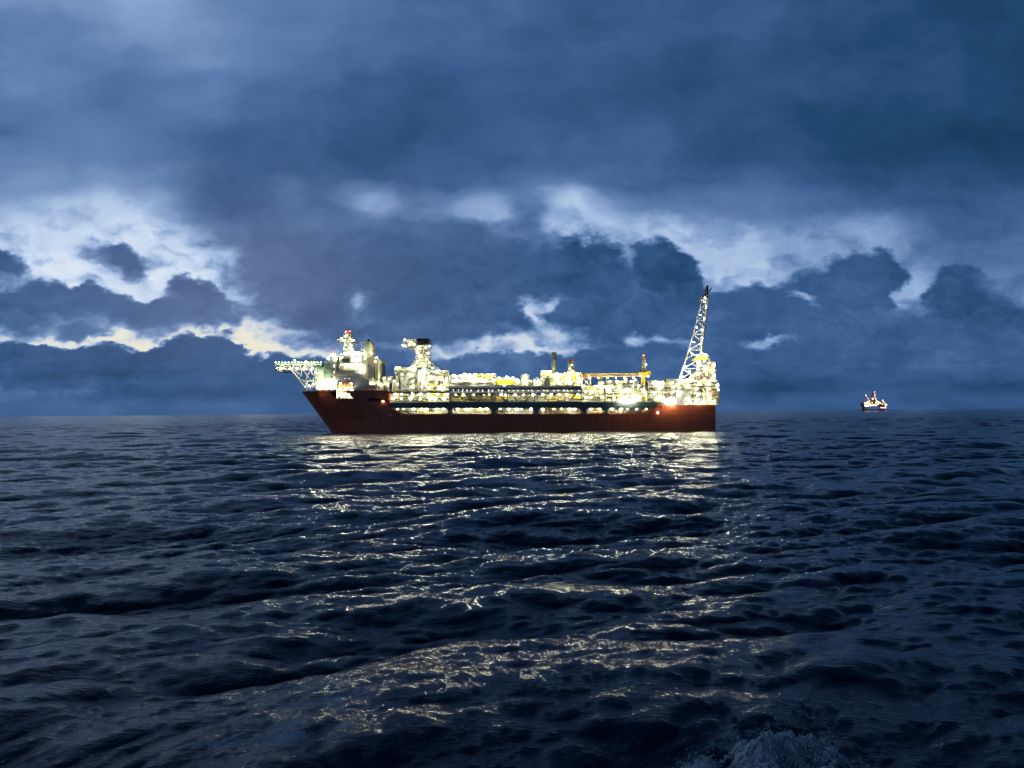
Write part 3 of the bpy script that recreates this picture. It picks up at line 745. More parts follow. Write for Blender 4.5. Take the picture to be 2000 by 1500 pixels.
# accommodation and bridge
ac = module('accommodation_block')
def f(mb):
    bx(mb, 662, 695.5, 708.5, 723, 6, 34)
part('bridge_house', WHITE, f, ac)
def f(mb):
    bx(mb, 661, 694, 709, 695.6, 3.5, 34.5); bx(mb, 661, 709.6, 709, 711, 3, 10); bx(mb, 660.8, 721.5, 709, 723.4, 3, 10)
    mb.rail(L(661.5, 694, 3.6), L(708.5, 694, 3.6), 1.2, .08, 1.4); mb.rail(L(661.5, 721.5, 3.1), L(708.5, 721.5, 3.1), 1.3, .08, 1.2)
    for x in (662, 672, 682, 692, 701, 708): mb.tube(L(x, 723, 3.3), L(x, 710, 3.3), .16)
part('bridge_deck', WHITE, f, ac)
part('bridge_windows', GLASS, lambda mb: bx(mb, 668, 699.5, 683, 707.8, 5.8, 5.95), ac)
for i in range(5): part('lit_window', WIN, lambda mb: bx(mb, 686 + i * 4.3, 701, 689 + i * 4.3, 707, 5.8, 5.93), ac)
def f(mb):
    for i in range(9): bx(mb, 664.5 + i * 4.9, 713.8, 667.3 + i * 4.9, 719, 5.8, 5.94)
part('cabin_window', GLASS, f, ac)
part('side_house', BGREY, lambda mb: (bx(mb, 657, 724, 692, 746, 4, 30), pr(mb, [(692.05, 722), (708, 722), (708, 741), (721, 741), (721, 752), (736, 752), (736, 765.5), (692.05, 765.5)], 3, 30)), ac)
part('upper_panel', STEEL, lambda mb: (bx(mb, 657.5, 724.2, 691, 734, 3.7, 3.95), bx(mb, 691.8, 721.4, 705, 731, 2.7, 2.95)), ac)
part('porthole', WIN, lambda mb: (bx(mb, 673, 738.7, 674.6, 740, 3.8, 3.97), bx(mb, 681, 738.7, 682.6, 740, 3.8, 3.97)), ac)
def f(mb):
    pr(mb, [(708.8, 696), (728, 696), (739, 702), (739, 751), (728.5, 751), (720.5, 747), (720.5, 741), (712, 740), (708.8, 736)], 2, 32)
part('aft_wall', BEIGE, f, ac)
part('louvre_panel', STEEL, lambda mb: (pr(mb, [(718, 710), (726.5, 713), (726.5, 741), (718, 739)], 1.7, 1.96)), ac)
part('wall_fin', WHITE, lambda mb: (bx(mb, 730.4, 715, 733, 748, 1.0, 1.9), bx(mb, 720, 750.6, 739.5, 752.6, 1, 6)), ac)
def f(mb):
    mb.vessel(L(731, 699, 8), L(731, 697, 8), 1.6, 10); mb.vessel(L(736, 701, 8), L(736, 699, 8), 1.2, 10)
part('vent_hood', WHITE, f, ac)
def f(mb):
    pr(mb, [(708.8, 696), (708.8, 690), (715, 669), (722.5, 666), (722.5, 696)], 8, 22)
part('funnel_casing', GREENL, f, ac)
part('funnel_fin', BEIGE, lambda mb: pr(mb, [(722.55, 668), (727, 671), (727, 698), (722.55, 697)], 7.5, 20), ac)
def f(mb):
    for x in (717, 720.5): mb.tube(L(x, 668, 12), L(x + .5, 663.5, 12), .8, 8)
    mb.ball(L(720, 666.5, 12), 1.6)
part('exhaust_pipe', DARK, f, ac)
def f(mb):
    for x in (706, 709.5, 712.5): mb.tube(L(x, 696, 7), L(x + 2, 667, 7), .18)
    for y in (667, 674, 681, 688): mb.tube(L(705, y + 1, 7), L(716, y + 1, 7), .14)
    bx(mb, 704, 667, 712, 668, 6, 9)
part('ladder_frame', WHITE, f, ac)
def f(mb):
    A = lambda x, y, d=14: L(x, y, d)
    for d in (11, 17):
        mb.truss(A(671, 695, d), A(674, 668, d), A(688, 695, d), A(685, 668, d), 4, .28, .18)
        mb.truss(A(674, 668, d), A(675, 655, d), A(685, 668, d), A(684, 655, d), 2, .24, .16)
    for x, y in ((671, 695), (688, 695), (674, 668), (685, 668), (675, 655), (684, 655), (672.5, 682), (686.5, 682)): mb.tube(A(x, y, 11), A(x, y, 17), .18)
    for y, a, b in ((693, 667, 692), (683, 669, 690), (675, 670, 691), (666, 664, 693), (657, 670, 689), (652, 673, 687)):
        bx(mb, a, y, b, y + .9, 10, 18); mb.rail(L(a, y, 10.1), L(b, y, 10.1), 1.1, .09, 1.3)
    mb.tube(A(661, 664), A(673, 676), .3); mb.tube(A(661, 664), A(664, 664), .9); mb.tube(A(690, 658), A(686, 674), .25); mb.tube(A(697, 674), A(686, 672), .25)
    bx(mb, 659, 663, 664, 664.3, 12, 15); mb.ball(A(665, 662), 1.2)
    bx(mb, 676, 658.5, 684, 664, 11.2, 16.5)
    mb.tube(A(692, 674), A(692, 669), .2); mb.ball(A(696, 673), .9)
part('radar_mast', WHITE, f, ac)
part('radome', mat('radome_white', (.85, .83, .8)), lambda mb: (mb.ball(L(679, 650, 13), 2.6, 12, 8), mb.ball(L(678, 692.5, 9), 2.2, 12, 8), mb.ball(L(690, 691, 9), 2.6, 12, 8), mb.ball(L(700, 691.5, 9), 2.0, 12, 8), mb.ball(L(683, 678, 10), 1.2, 10, 6)), ac)
part('mast_cap', RED, lambda mb: (mb.tube(L(672.5, 650, 13), L(685.5, 650, 13), .5), mb.tube(L(674, 648, 12), L(684, 648, 12), .35), mb.tube(L(673.5, 655, 12), L(673.5, 647, 12), .4), mb.tube(L(684.5, 655, 12), L(684.5, 647, 12), .4)), ac)
for x, y, d in ((676, 647, 9), (683, 647, 9)): lamp(ac, L(x, y, d), MRD, 'warning_light')
for x, y, d, m in ((667, 661, 9, 0), (676, 654.5, 9, 1), (684, 662, 9, 1), (672, 664, 8.5, 1), (690, 664, 8.5, 1), (674, 672, 8.5, 1), (684, 673, 8.5, 1), (672, 681, 8, 1), (687, 682, 8, 0), (683, 690, 5, 0), (690, 688, 5, 0), (696, 689, 5, 0), (704, 690, 5, 0), (712, 690, 6, 1), (674, 690, 6, 0), (666, 692, 5, 1),
                   (666, 713, 2.4, 1), (675, 713, 2.4, 0), (686, 713, 2.4, 0), (696, 713, 2.4, 0), (706, 713, 2.4, 0), (667, 698, 2.4, 1), (690, 698, 2.4, 0), (703, 698, 2.4, 1), (706.5, 722, 1.2, 0), (730, 749, -.5, 1), (724, 749, 0, 1), (736, 698, 4, 1), (733, 706, -1.5, 1), (713, 700, -1.5, 1), (725, 690, 4, 1), (665, 749, 2, 1), (686, 749, 2, 1)):
    lamp(ac, L(x, y, d), MS if m else ML)

# orange lifeboats hanging under the house
def lifeboat(x, which):
    o_ = L(x + 2, 753, 3.2); e = empty('lifeboat', (o_.x, o_.y + DIST + 27.5, o_.z)); dx = -o_
    tagk(e, which, 'lifeboat', 'orange lifeboats above the lit bay near the bow')
    mb = MB(); a = L(x + 4, 748, 3.2); b = L(x, 759, 3.2)
    d = (b - a).normalized()
    mb.tube(a, a + d * 1.0, .9, 10, 1.35); mb.tube(a + d * 1.0, b - d * 1.6, 1.35, 10, 1.3, caps=False); mb.tube(b - d * 1.6, b, 1.3, 10, .25)
    mb.v = [tuple(Vector(v) + dx) for v in mb.v]; mb.build('boat_hull', ORANGE, e)
    m2 = MB(); m2.tube(L(x + 7, 746.5, 3), L(x + 2.5, 760, 3), .18); m2.tube(L(x + 1, 746.5, 4.6), L(x - 2, 760, 4.6), .18); m2.build('launch_rail', WHITE, ship)
for x, t in ((662, 'orange lifeboat slung nose down beside the green tower, nearest the bow'), (669, 'second orange lifeboat from the bow, nose down above the lit bay'),
             (676.5, 'third orange lifeboat from the bow, nose down above the lit bay'), (684.5, 'orange lifeboat farthest from the bow, beside the grey house wall')): lifeboat(x, t)

# deck between house and process plant
ad = module('utility_deck')
clutter(ad, 736.5, 748, 759.5, 765.5, 3, 30, 31, deck=17, dens=1.4, lamps=1.6)
part('deck_house', WHITE, lambda mb: (bx(mb, 747.5, 736, 765, 748, 8, 20), bx(mb, 758, 734.5, 765.5, 736, 7.5, 20), bx(mb, 766, 741, 779, 765, 6, 24), bx(mb, 769, 738.5, 775, 741, 7, 18)), ad)
part('dark_hole', DARK, lambda mb: bx(mb, 749, 752.5, 755, 761, 2.4, 2.9), ad)  # dark plate put in for the shaded hole in the cream box
for x, y in ((750, 739, ), (760, 740), (770, 744), (776, 750), (741, 752)): lamp(ad, L(x, y, 2.2), MS)

# heater module with its lattice exhaust tower
hm = module('exhaust_tower_module')
part('module_wall', WHITE, lambda mb: (bx(mb, 776, 729, 806, 765.4, 9, 40), pr(mb, [(815, 765.4), (815, 727), (822, 721), (838, 721), (876, 734), (876, 765.4)], 9, 42), bx(mb, 771.5, 719.5, 812, 728, 7, 36)), hm)
part('tank_panel', STEEL, lambda mb: (bx(mb, 782.5, 736, 801, 761, 5, 8.9), bx(mb, 830, 733, 867, 744, 4.5, 8.9), bx(mb, 869, 735.5, 875, 745.5, 4.5, 8.9)), hm)
clutter(hm, 801, 721, 832, 765, 3, 30, 41, deck=11, dens=1.7, yel=.1)
clutter(hm, 830, 745, 877, 765.5, 2.5, 30, 42, deck=10, dens=1.5, yel=.6)
clutter(hm, 776, 716.5, 812, 722, 4, 24, 43, deck=6, dens=1.4, lamps=1, vess=False)
clutter(hm, 842, 723, 876, 733, 4, 24, 44, deck=10, dens=1.2, lamps=1, vess=False)
def f(mb):
    pts = [L(x, y, 2.4) for x, y in ((818, 765), (818, 733), (820, 726), (826, 721.5), (838, 721), (846, 724), (851, 731))]; mb.path(pts, .55, 8)
    pts = [L(x, y, 3.4) for x, y in ((824, 765), (824, 736), (828, 729), (840, 727), (866, 731))]; mb.path(pts, .4, 8)
    mb.path([L(771, 728, 4), L(773, 735, 4), (L(778, 742, 4))], .5, 8)
    mb.ball(L(774, 721.5, 5), 1.8); mb.tube(L(771, 723, 5), L(778, 723, 5), 1.5, 8)
part('duct', PIPE, f, hm)
def f(mb):
    for d in (6, 15):
        mb.truss(L(811, 718, d), L(814, 676, d), L(840, 718, d), L(838, 676, d), 7, .32, .2)
    for x0, x1, y in ((811, 840, 718), (812, 839, 708), (813, 838.5, 695), (814, 838, 676)):
        mb.tube(L(x0, y, 6), L(x0, y, 15), .25); mb.tube(L(x1, y, 6), L(x1, y, 15), .25)
    for i in range(7):
        y = 716 - i * 6; bx(mb, 811.5 + i * .4, y - .4, 841 - i * .4, y + .4, 5, 16); mb.rail(L(811.5 + i * .4, y - .4, 5.1), L(841 - i * .4, y - .4, 5.1), 1.1, .08, 1.5)
    mb.tube(L(802, 718, 6), L(813, 700, 6), .35); mb.tube(L(805, 718, 6), L(813, 706, 6), .22); mb.tube(L(851, 720, 6), L(840, 702, 6), .35)
    mb.tube(L(840, 706, 6), L(866, 728, 6), .3); mb.tube(L(838, 712, 6), L(856, 725, 6), .25)
    bx(mb, 788, 674.2, 815, 677.6, 5, 17); mb.tube(L(798, 677, 6), L(813, 688, 6), .4); mb.tube(L(793, 664, 5), L(813, 684, 5), .28)
    for x in (788.8, 794, 801, 807, 813): mb.tube(L(x, 675, 5.3), L(x, 663, 5.3), .2)
    bx(mb, 788.5, 669.5, 814, 670.3, 5, 5.6)
    bx(mb, 812, 674.3, 840, 676.4, 4.5, 17); mb.ball(L(788, 674, 6), .8)
part('lattice_tower', WHITE, f, hm)
def f(mb):
    rnd = random.Random(3)
    for i in range(70):
        y = rnd.uniform(678, 717); x = rnd.uniform(816, 835); bx(mb, x, y, x + rnd.uniform(1, 4), y + rnd.uniform(1, 3.5), rnd.uniform(7, 11), rnd.uniform(12, 14))
    for x in (819, 825, 831): mb.tube(L(x, 718, 10), L(x, 676, 10), 1.0, 10)
part('flue_pipe', PIPE, f, hm)
part('tower_cabin', BEIGE, lambda mb: (bx(mb, 788.5, 662.6, 814.2, 666, 5.5, 16), bx(mb, 797, 667, 812, 674, 9, 15)), hm)
def f(mb):
    bx(mb, 814.5, 661, 837.5, 674.2, 4, 17)
    for i in range(8): bx(mb, 815 + i * 3, 661.4, 816.2 + i * 3, 674, 3.5, 3.98)
part('ribbed_casing', mat('ribbed_grey', (.07, .07, .09)), f, hm)
for x, y, d, m in ((787, 674, 3, 0), (800, 672.5, 4.5, 1), (809, 672.5, 4.5, 1), (818, 679, 3.4, 0), (832, 679, 3.4, 1), (839, 676, 3, 1), (815, 688, 4, 1), (836, 690, 4, 1), (820, 696, 4, 0), (833, 701, 4, 1), (815, 706, 4, 1), (838, 708, 4, 1), (826, 712, 4, 0), (808, 717, 3, 0), (845, 719, 3, 1), (828, 727, 1.4, 0), (821, 733, 1.2, 0), (836, 729, 2.4, 1), (858, 724, 3, 1), (774, 718, 3, 0), (785, 731, 3, 1), (798, 731, 3, 1), (790, 663.5, 4, 1), (803, 668, 4, 1)):
    lamp(hm, L(x, y, d), MS if m else ML)

# low process modules amidships
pm = module('process_module')
clutter(pm, 878.5, 731, 905, 754.5, 4, 40, 51, deck=12, dens=1.5, yel=.15, lamps=1.5)
clutter(pm, 903, 729, 968, 751, 5, 40, 52, deck=11, dens=1.5, yel=.15, lamps=1.5)
part('long_tank', PIPE, lambda mb: (mb.vessel(L(884, 747, 3.4), L(962, 747, 3.4), 1.5), mb.vessel(L(906, 734, 6), L(926, 734, 6), 1.8), bx(mb, 880, 751, 966, 753.5, 2.8, 8)), pm)
part('grey_skirt', STEEL, lambda mb: bx(mb, 879, 751.2, 966, 754.7, 2.4, 2.75), pm)
part('winch_boom', YELLOW, lambda mb: (mb.path([L(930, 733, 5), L(950, 731.5, 5), L(962, 736.5, 5)], .5), mb.tube(L(903, 727.5, 6), L(965, 738, 6), .15), pr(mb, [(940, 735.5), (952, 731), (962, 736)], 5.2, 6)), pm)
yc = MB(); bx(yc, 970, 742.5, 1005, 752, 2.5, 9)
for i in range(12): bx(yc, 971.5 + i * 2.8, 743.2, 972.6 + i * 2.8, 751.4, 2.38, 2.49)
yo = L(987, 752, 5); yc.v = [tuple(Vector(v) - yo) for v in yc.v]
yco = yc.build('container', YELLOW); yco.location = (yo.x, yo.y + DIST + 27.5, yo.z); tagk(yco, 'bright yellow container box standing on the white process deck amidships', 'container')
def f(mb):
    pr(mb, [(969, 742.4), (970, 739), (974, 737.5), (1002, 737.5), (1006, 742.4)], 3.2, 9); bx(mb, 1006, 741.5, 1017, 753, 4, 12)
    for x in (970, 975, 988, 995, 1006): mb.tube(L(x, 740, 3), L(x, 735.8, 3), .2)
part('white_hood', WHITE, f, pm)
clutter(pm, 1016, 731, 1033, 755, 4, 20, 53, deck=12, dens=1.6)
part('storage_tank', PIPE, lambda mb: (mb.vessel(L(1025, 754, 5), L(1025, 733, 5), 2.6, 14), mb.tube(L(1021.5, 731, 4), L(1028.5, 731, 4), .6), mb.vessel(L(1043.5, 755, 5), L(1043.5, 741, 5), 1.0), mb.vessel(L(1049, 755, 5), L(1049, 738, 5), .9)), pm)
clutter(pm, 1033, 742, 1057, 755, 4, 20, 54, deck=14, dens=1.6, lamps=1.3)
for x, y in ((975, 738), (990, 736.5), (1001, 738), (985, 752.5), (1010, 742), (890, 743), (925, 745), (945, 744)): lamp(pm, L(x, y, 1.2))

# turbine building, stack, vent tower
gm = module('power_module')
part('turbine_hall', BEIGE, lambda mb: (bx(mb, 1074, 729, 1103, 755, 7, 36), bx(mb, 1056, 723.5, 1078, 738, 8, 30)), gm)
part('intake_panel', DARK, lambda mb: (bx(mb, 1062.5, 737.5, 1073.5, 752.5, 4.5, 6.9)), gm)
part('exhaust_stack', STACKM, lambda mb: (mb.tube(L(1082, 723.5, 8), L(1082, 688.5, 8), 1.7, 16, 1.85), mb.tube(L(1082, 729, 8), L(1082, 723.4, 8), 3.2, 16, 1.8), mb.tube(L(1082, 689.6, 8), L(1082, 688.2, 8), 2.0, 16)), gm)
clutter(gm, 1056, 724, 1078, 737, 5, 20, 61, deck=12, dens=1.6, lamps=1.4)
clutter(gm, 1050, 738, 1063, 755, 3.5, 20, 62, deck=9, dens=1.6)
clutter(gm, 1084, 728, 1136, 755.5, 3, 30, 63, deck=10, dens=1.2, yel=.35, lamps=1.2)
def f(mb):
    for d in (5, 10): mb.truss(L(1110.5, 728, d), L(1110.5, 706, d), L(1121.5, 728, d), L(1120, 712, d), 3, .3, .2)
    for i in range(4): y = 726 - i * 5; bx(mb, 1109.5, y, 1122.5, y + .7, 4, 11)
    mb.vessel(L(1117, 722, 7), L(1117, 710, 7), 1.3); mb.vessel(L(1113, 727, 7), L(1113, 712, 7), 1.0); mb.ball(L(1117.5, 706.5, 7), 1.6)
    bx(mb, 1124, 727.5, 1135, 733, 5, 12)
part('vent_tower', WHITE, f, gm)
part('vent_bend', RED, lambda mb: mb.path([L(1110.5, 707, 6), L(1110.8, 704, 6), L(1113, 702.4, 6), L(1118, 702.2, 6), L(1120, 703.6, 6)], .6, 8), gm)
part('yellow_module', YELLOW, lambda mb: (bx(mb, 1100, 737, 1120, 740, 2, 6), pr(mb, [(1096, 738), (1104, 734), (1130, 734), (1132, 737)], 2.2, 6), bx(mb, 1108, 726, 1123, 731, 3, 4), mb.path([L(1098, 741, 1.8), L(1106, 744, 1.8), L(1132, 744, 1.8)], .5)), gm)
def f(mb):
    mb.truss(L(1137, 755, 6), L(1137, 737, 6), L(1153, 755, 6), L(1153, 737, 6), 1, .6, .45); bx(mb, 1137, 736.4, 1155, 738.4, 5, 9)
part('portal_frame', WHITE, f, gm)
for x, y in ((1117, 713), (1113, 720), (1118, 725), (1106, 731), (1128, 731), (1072, 727), (1061, 727), (1130, 748), (1079, 733), (1092, 733)): lamp(gm, L(x, y, 1.4), MS)

# aft process module
am = module('separation_module')
clutter(am, 1166, 752, 1262, 764, 4, 34, 71, deck=12, dens=1.6, yel=.2, lamps=.8)
clutter(am, 1184, 742.5, 1240, 752, 6, 30, 72, deck=10, dens=1.2, lamps=1.3)
part('plant_house', WHITE, lambda mb: (bx(mb, 1184, 743, 1201, 752, 4.5, 14), bx(mb, 1168, 745, 1182, 754, 6, 20), bx(mb, 1171, 736.5, 1178, 746, 9, 14)), am)
part('beige_house', BEIGE, lambda mb: (bx(mb, 1202, 743.5, 1217, 752.5, 4.2, 13), bx(mb, 1172, 753, 1219, 759, 3.2, 12)), am)
part('long_drum', STEEL, lambda mb: (mb.vessel(L(1222, 757, 3.6), L(1256, 757, 3.6), 2.2, 14), bx(mb, 1183, 759.2, 1256, 763, 2.6, 3.9)), am)
def f(mb):
    mb.path([L(1183, 784, 1.4), L(1183, 766, 1.4), L(1262, 766, 1.4), L(1262, 784, 1.4)], .42, 8); mb.tube(L(1183, 772, 1.5), L(1262, 772, 1.5), .3); mb.tube(L(1198, 766, 1.4), L(1198, 784, 1.4), .35)
    for x in (1238, 1242, 1246): mb.tube(L(x, 784, 1.2), L(x, 744, 1.2), .32)
    mb.ball(L(1222, 741.5, 6), 1.4); mb.tube(L(1222, 748, 6), L(1222, 740, 6), 1.0, 8)
part('pipe_loop', mat('pale_yellow_pipe', (.82, .74, .40)), f, am)
clutter(am, 1266, 744, 1345, 752, 5, 26, 73, deck=10, dens=1.6, lamps=.8)
part('rack_roof', WHITE, lambda mb: (bx(mb, 1265, 742.6, 1288, 744, 3, 20), bx(mb, 1301, 740, 1326, 744.5, 8, 20)), am)
for i in range(7): lamp(am, L(1212 + i * 4.5, 781 + (i % 2), -.6))
for x, y in ((1190, 781), (1200, 780), (1245, 779), (1241, 742), (1236, 745), (1176, 748), (1258, 768), (1275, 748), (1290, 752), (1310, 748), (1325, 750)): lamp(am, L(x, y, 1.0), MS)

# crane
ck = module('deck_crane', 'yellow crane with lattice boom laid level over the deck')
part('crane_pedestal', YCRANE, lambda mb: (mb.tube(L(1256, 752, 6), L(1256, 735, 6), 1.5, 14), mb.tube(L(1256, 736, 6), L(1256, 732, 6), 2.0, 14)), ck)
part('crane_cab', YCRANE, lambda mb: (bx(mb, 1249, 727, 1262, 733.5, 3.5, 9), pr(mb, [(1260, 726), (1266, 724), (1271.5, 725), (1271, 733), (1262, 733)], 3.8, 9)), ck)
part('cab_house', WHITE, lambda mb: (bx(mb, 1248.5, 722, 1253, 727, 3, 6), bx(mb, 1253, 721.5, 1266, 724, 4, 8)), ck)
def f(mb):
    for d in (4.5, 7.5):
        mb.truss(L(1253, 724, d), L(1256.5, 697, d), L(1262, 724, d), L(1258, 697, d), 4, .3, .18, 'Z')
    bx(mb, 1255, 696, 1260, 698, 4, 8); mb.tube(L(1257, 697, 6), L(1257, 693.5, 6), .3); bx(mb, 1258.5, 701, 1261, 703, 5, 6)
part('crane_frame', YCRANE, f, ck)
def f(mb):
    for d in (4.6, 7.4):
        mb.truss(L(1147, 730.3, d), L(1250, 729.3, d), L(1147, 735.6, d), L(1250, 735, d), 24, .26, .15, 'Z')
        mb.tube(L(1135, 736, d), L(1147, 730.3, d), .28); mb.tube(L(1135, 736.3, d), L(1147, 735.6, d), .28)
    pr(mb, [(1135, 735.8), (1145, 727.6), (1149, 730), (1148, 735)], 5, 7)
part('crane_boom', YCRANE, f, ck)
part('boom_rail', RED, lambda mb: (mb.tube(L(1130, 736.2, 4.3), L(1172, 736.2, 4.3), .22)), ck)
lamp(ck, L(1257, 694, 5), MRD, 'warning_light'); lamp(ck, L(1252, 734.5, 1), MS); lamp(ck, L(1262, 712, 2.2), MS); lamp(ck, L(1266, 735, 1.5), MS)
for i in range(6): lamp(ck, L(1152 + i * 17, 738, 3), MS)

# aft turret area
tm = module('turret_module')
clutter(tm, 1345, 747, 1404, 790, 2.5, 42, 81, deck=10.5, dens=2.2, yel=.12, lamps=.7)
clutter(tm, 1326, 741, 1352, 762, 3, 30, 82, deck=10, dens=1.6, yel=.3, lamps=.9)
part('winch_house', BGREY, lambda mb: bx(mb, 1320.5, 763, 1349, 790.3, 2.2, 16), tm)
part('shelter', RUST, lambda mb: pr(mb, [(1305, 777), (1305, 771.5), (1309, 769.5), (1315, 770), (1318, 772), (1318, 777)], 1.0, 5), tm)
part('floodlit_cabin', WHITE, lambda mb: (bx(mb, 1301, 777.2, 1322, 790, 1.4, 12), bx(mb, 1284, 765, 1304, 776, 5, 14)), tm)
part('dome_roof', RUST, lambda mb: (pr(mb, [(1342, 744), (1347, 738), (1354, 732), (1362, 728.5), (1378, 727.5), (1388, 730), (1394, 736), (1396, 744)], 7, 30)), tm)
def f(mb):
    mb.path([L(x, y, 6.2) for x, y in ((1340, 747), (1345, 739), (1352, 732.5), (1360, 728.2), (1372, 726.3), (1385, 727.2))], .5, 8)
    mb.path([L(x, y, 6.0) for x, y in ((1347, 747), (1351, 740), (1357, 734), (1364, 729.5))], .35, 8)
    bx(mb, 1340, 743, 1401, 745.8, 4, 8); bx(mb, 1349, 786.5, 1397.4, 790.2, 1.8, 2.4); bx(mb, 1345, 752, 1404, 753, 2, 4)
    mb.truss(L(1365, 728, 5), L(1390, 728, 5), L(1367, 747, 5), L(1388, 747, 5), 1, .3, .24); mb.truss(L(1368, 742, 4), L(1385, 742, 4), L(1368, 749, 4), L(1385, 749, 4), 1, .2, .2)
    for x in (1361, 1386, 1397): mb.tube(L(x, 747, 4), L(x, 700 if x != 1397 else 712, 4), .25)
part('arched_frame', WHITE, f, tm)
def f(mb):
    for d in (4, 14):
        mb.truss(L(1361, 726, d), L(1361, 703, d), L(1386, 726, d), L(1385, 700, d), 2, .34, .24)
        mb.tube(L(1373.5, 726, d), L(1373.5, 702, d), .3); mb.truss(L(1373.5, 726, d), L(1373.5, 702, d), L(1386, 726, d), L(1385, 700, d), 2, .2, .2)
    bx(mb, 1360, 725, 1390, 727, 3, 16)
    mb.truss(L(1389, 745, 5), L(1390, 706, 5), L(1396, 745, 5), L(1395, 706, 5), 5, .25, .2); bx(mb, 1388, 706.5, 1399, 707.6, 4, 8)
    for i in range(4): bx(mb, 1386, 714 + i * 7, 1399, 715 + i * 7, 4, 9)
    mb.vessel(L(1393, 721, 4), L(1393, 717, 4), 1.8); mb.ball(L(1396, 710, 5), 1.1); mb.tube(L(1399, 735, 5), L(1399, 706, 5), .15)
    bx(mb, 1349, 757, 1405, 758, 1.6, 4); mb.tube(L(1404, 747, 3), L(1403, 766, 3), .3); mb.tube(L(1405, 766, 3), L(1397, 782, 3), .3)
part('turret_tower', WHITE, f, tm)
part('yellow_gantry', YELLOW, lambda mb: (pr(mb, [(1355, 702.5), (1358, 699), (1370, 697), (1382, 698), (1383, 701), (1368, 703.5)], 3.4, 12), bx(mb, 1384, 716, 1388, 723, 3, 6)), tm)
def f(mb):
    rnd = random.Random(8)
    mb.path([L(1360, 697, 5), L(1364, 692, 5), L(1372, 690, 5), L(1380, 691.5, 5), L(1384, 697, 5)], .35)
    for i in range(14): x = rnd.uniform(1360, 1381); y = rnd.uniform(691.5, 696); bx(mb, x, y, x + 2, y + 2, 5 + rnd.random(), 9)
    mb.rail(L(1360, 698, 4), L(1384, 698, 4), 1.4, .1, 1.2); mb.tube(L(1376, 691, 5), L(1376, 688, 5), .15)
part('top_machinery', PIPE, f, tm)
part('red_riser', RED, lambda mb: ([bx(mb, x, 762, x + 1.4, 788, 1.2, 1.8) for x in (1377, 1386)], mb.path([L(1377, 765, 1.1), L(1398, 765, 1.1)], .3), bx(mb, 1386, 705, 1387.4, 716, 3, 4)), tm)
for x, y, d, m in ((1304, 785, -1.4, 0), (1309, 787, -2.2, 0), (1315, 786, -2.2, 0), (1319, 788, -1.4, 1), (1340, 789, -2.5, 1), (1365, 789, -2.5, 1), (1306, 780, -.8, 0), (1317, 781, -.8, 0), (1296, 780, .5, 0), (1324, 768, 0, 0), (1347, 784, .5, 0), (1327, 757, 1, 0), (1365, 730, 3.5, 0), (1380, 731, 3.5, 1), (1352, 741, 3, 0), (1375, 741, 3, 1), (1393, 741, 2.5, 0),
                   (1364, 705, 2, 0), (1376, 705, 2, 1), (1384, 709, 2, 1), (1369, 714, 2, 1), (1380, 719, 2, 0), (1364, 721, 2, 1), (1394, 713, 2.5, 0), (1392, 724, 2.5, 0), (1395, 733, 2.5, 1), (1362, 694, 2.5, 0), (1378, 694, 2.5, 0), (1370, 689, 3, 1), (1402, 752, 0, 0), (1403, 761, 0, 1), (1395, 784, 0, 0), (1375, 785, 0, 0), (1360, 784, 0, 0), (1386, 775, 0, 1)):
    lamp(tm, L(x, y, d), MS if m else ML)

# flare tower
ft = module('flare_tower', 'tall white lattice flare tower leaning aft')
def f(mb):
    d0, d1 = 8, 17
    def P(t, s, d):      # t up the tower, s across
        ly = 741 + (584 - 741) * t; lx = 1327 + (1371 - 1327) * t + 2 * math.sin(math.pi * t)
        rx = 1362 + (1383 - 1362) * t; dd = d0 + (d1 - d0) * d * (1 - t * .55) + t * 3
        return L(lx + (rx - lx) * s, ly - s * 1.5 * (1 - t), dd)
    n = 11
    tt = [0, .13, .25, .36, .46, .56, .65, .73, .81, .88, .94, 1.0]
    for s, d in ((0, 0), (1, 0), (0, 1), (1, 1)):
        for i in range(n): mb.tube(P(tt[i], s, d), P(tt[i + 1], s, d), .62 - .02 * i, 6)
    for i in range(n):
        a, b = tt[i], tt[i + 1]
        for (s0, e0), (s1, e1) in (((0, 0), (1, 0)), ((0, 1), (1, 1)), ((0, 0), (0, 1)), ((1, 0), (1, 1))):
            flip = i % 2
            p, q = (P(a, s0, e0), P(b, s1, e1)) if flip else (P(a, s1, e1), P(b, s0, e0))
            mb.tube(p, q, .34, 5)
            if i % 2 == 0: mb.tube(P(b, s0, e0), P(b, s1, e1), .22, 5)
            if i < 4: mb.tube(P(a, s1, e1) if flip else P(a, s0, e0), P((a + b) / 2, .5, e0 if e0 == e1 else .5), .18, 5)
    mb.tube(L(1327, 741, 8), L(1325.5, 750, 8), .7, 6); mb.tube(L(1327, 741, 17), L(1325.5, 750, 17), .6, 6)
part('tower_lattice', mat('flare_white', (.86, .86, .82), .5), f, ft)
def f(mb):
    mb.tube(L(1362, 735, 12), L(1381, 588, 12), .6, 8); mb.tube(L(1366, 735, 13), L(1383, 588, 13), .35, 8); mb.tube(L(1359, 735, 12.5), L(1379, 588, 12.5), .25, 6)
part('flare_riser', STEEL, f, ft)
part('top_platform', mat('platform_pale', (.62, .60, .52)), lambda mb: (bx(mb, 1370, 584, 1384.5, 586, 8, 16), bx(mb, 1370.5, 578.6, 1375.5, 584, 8.5, 12), mb.rail(L(1370, 584, 8), L(1384.5, 584, 8), 1.4, .12, 1.0)), ft)
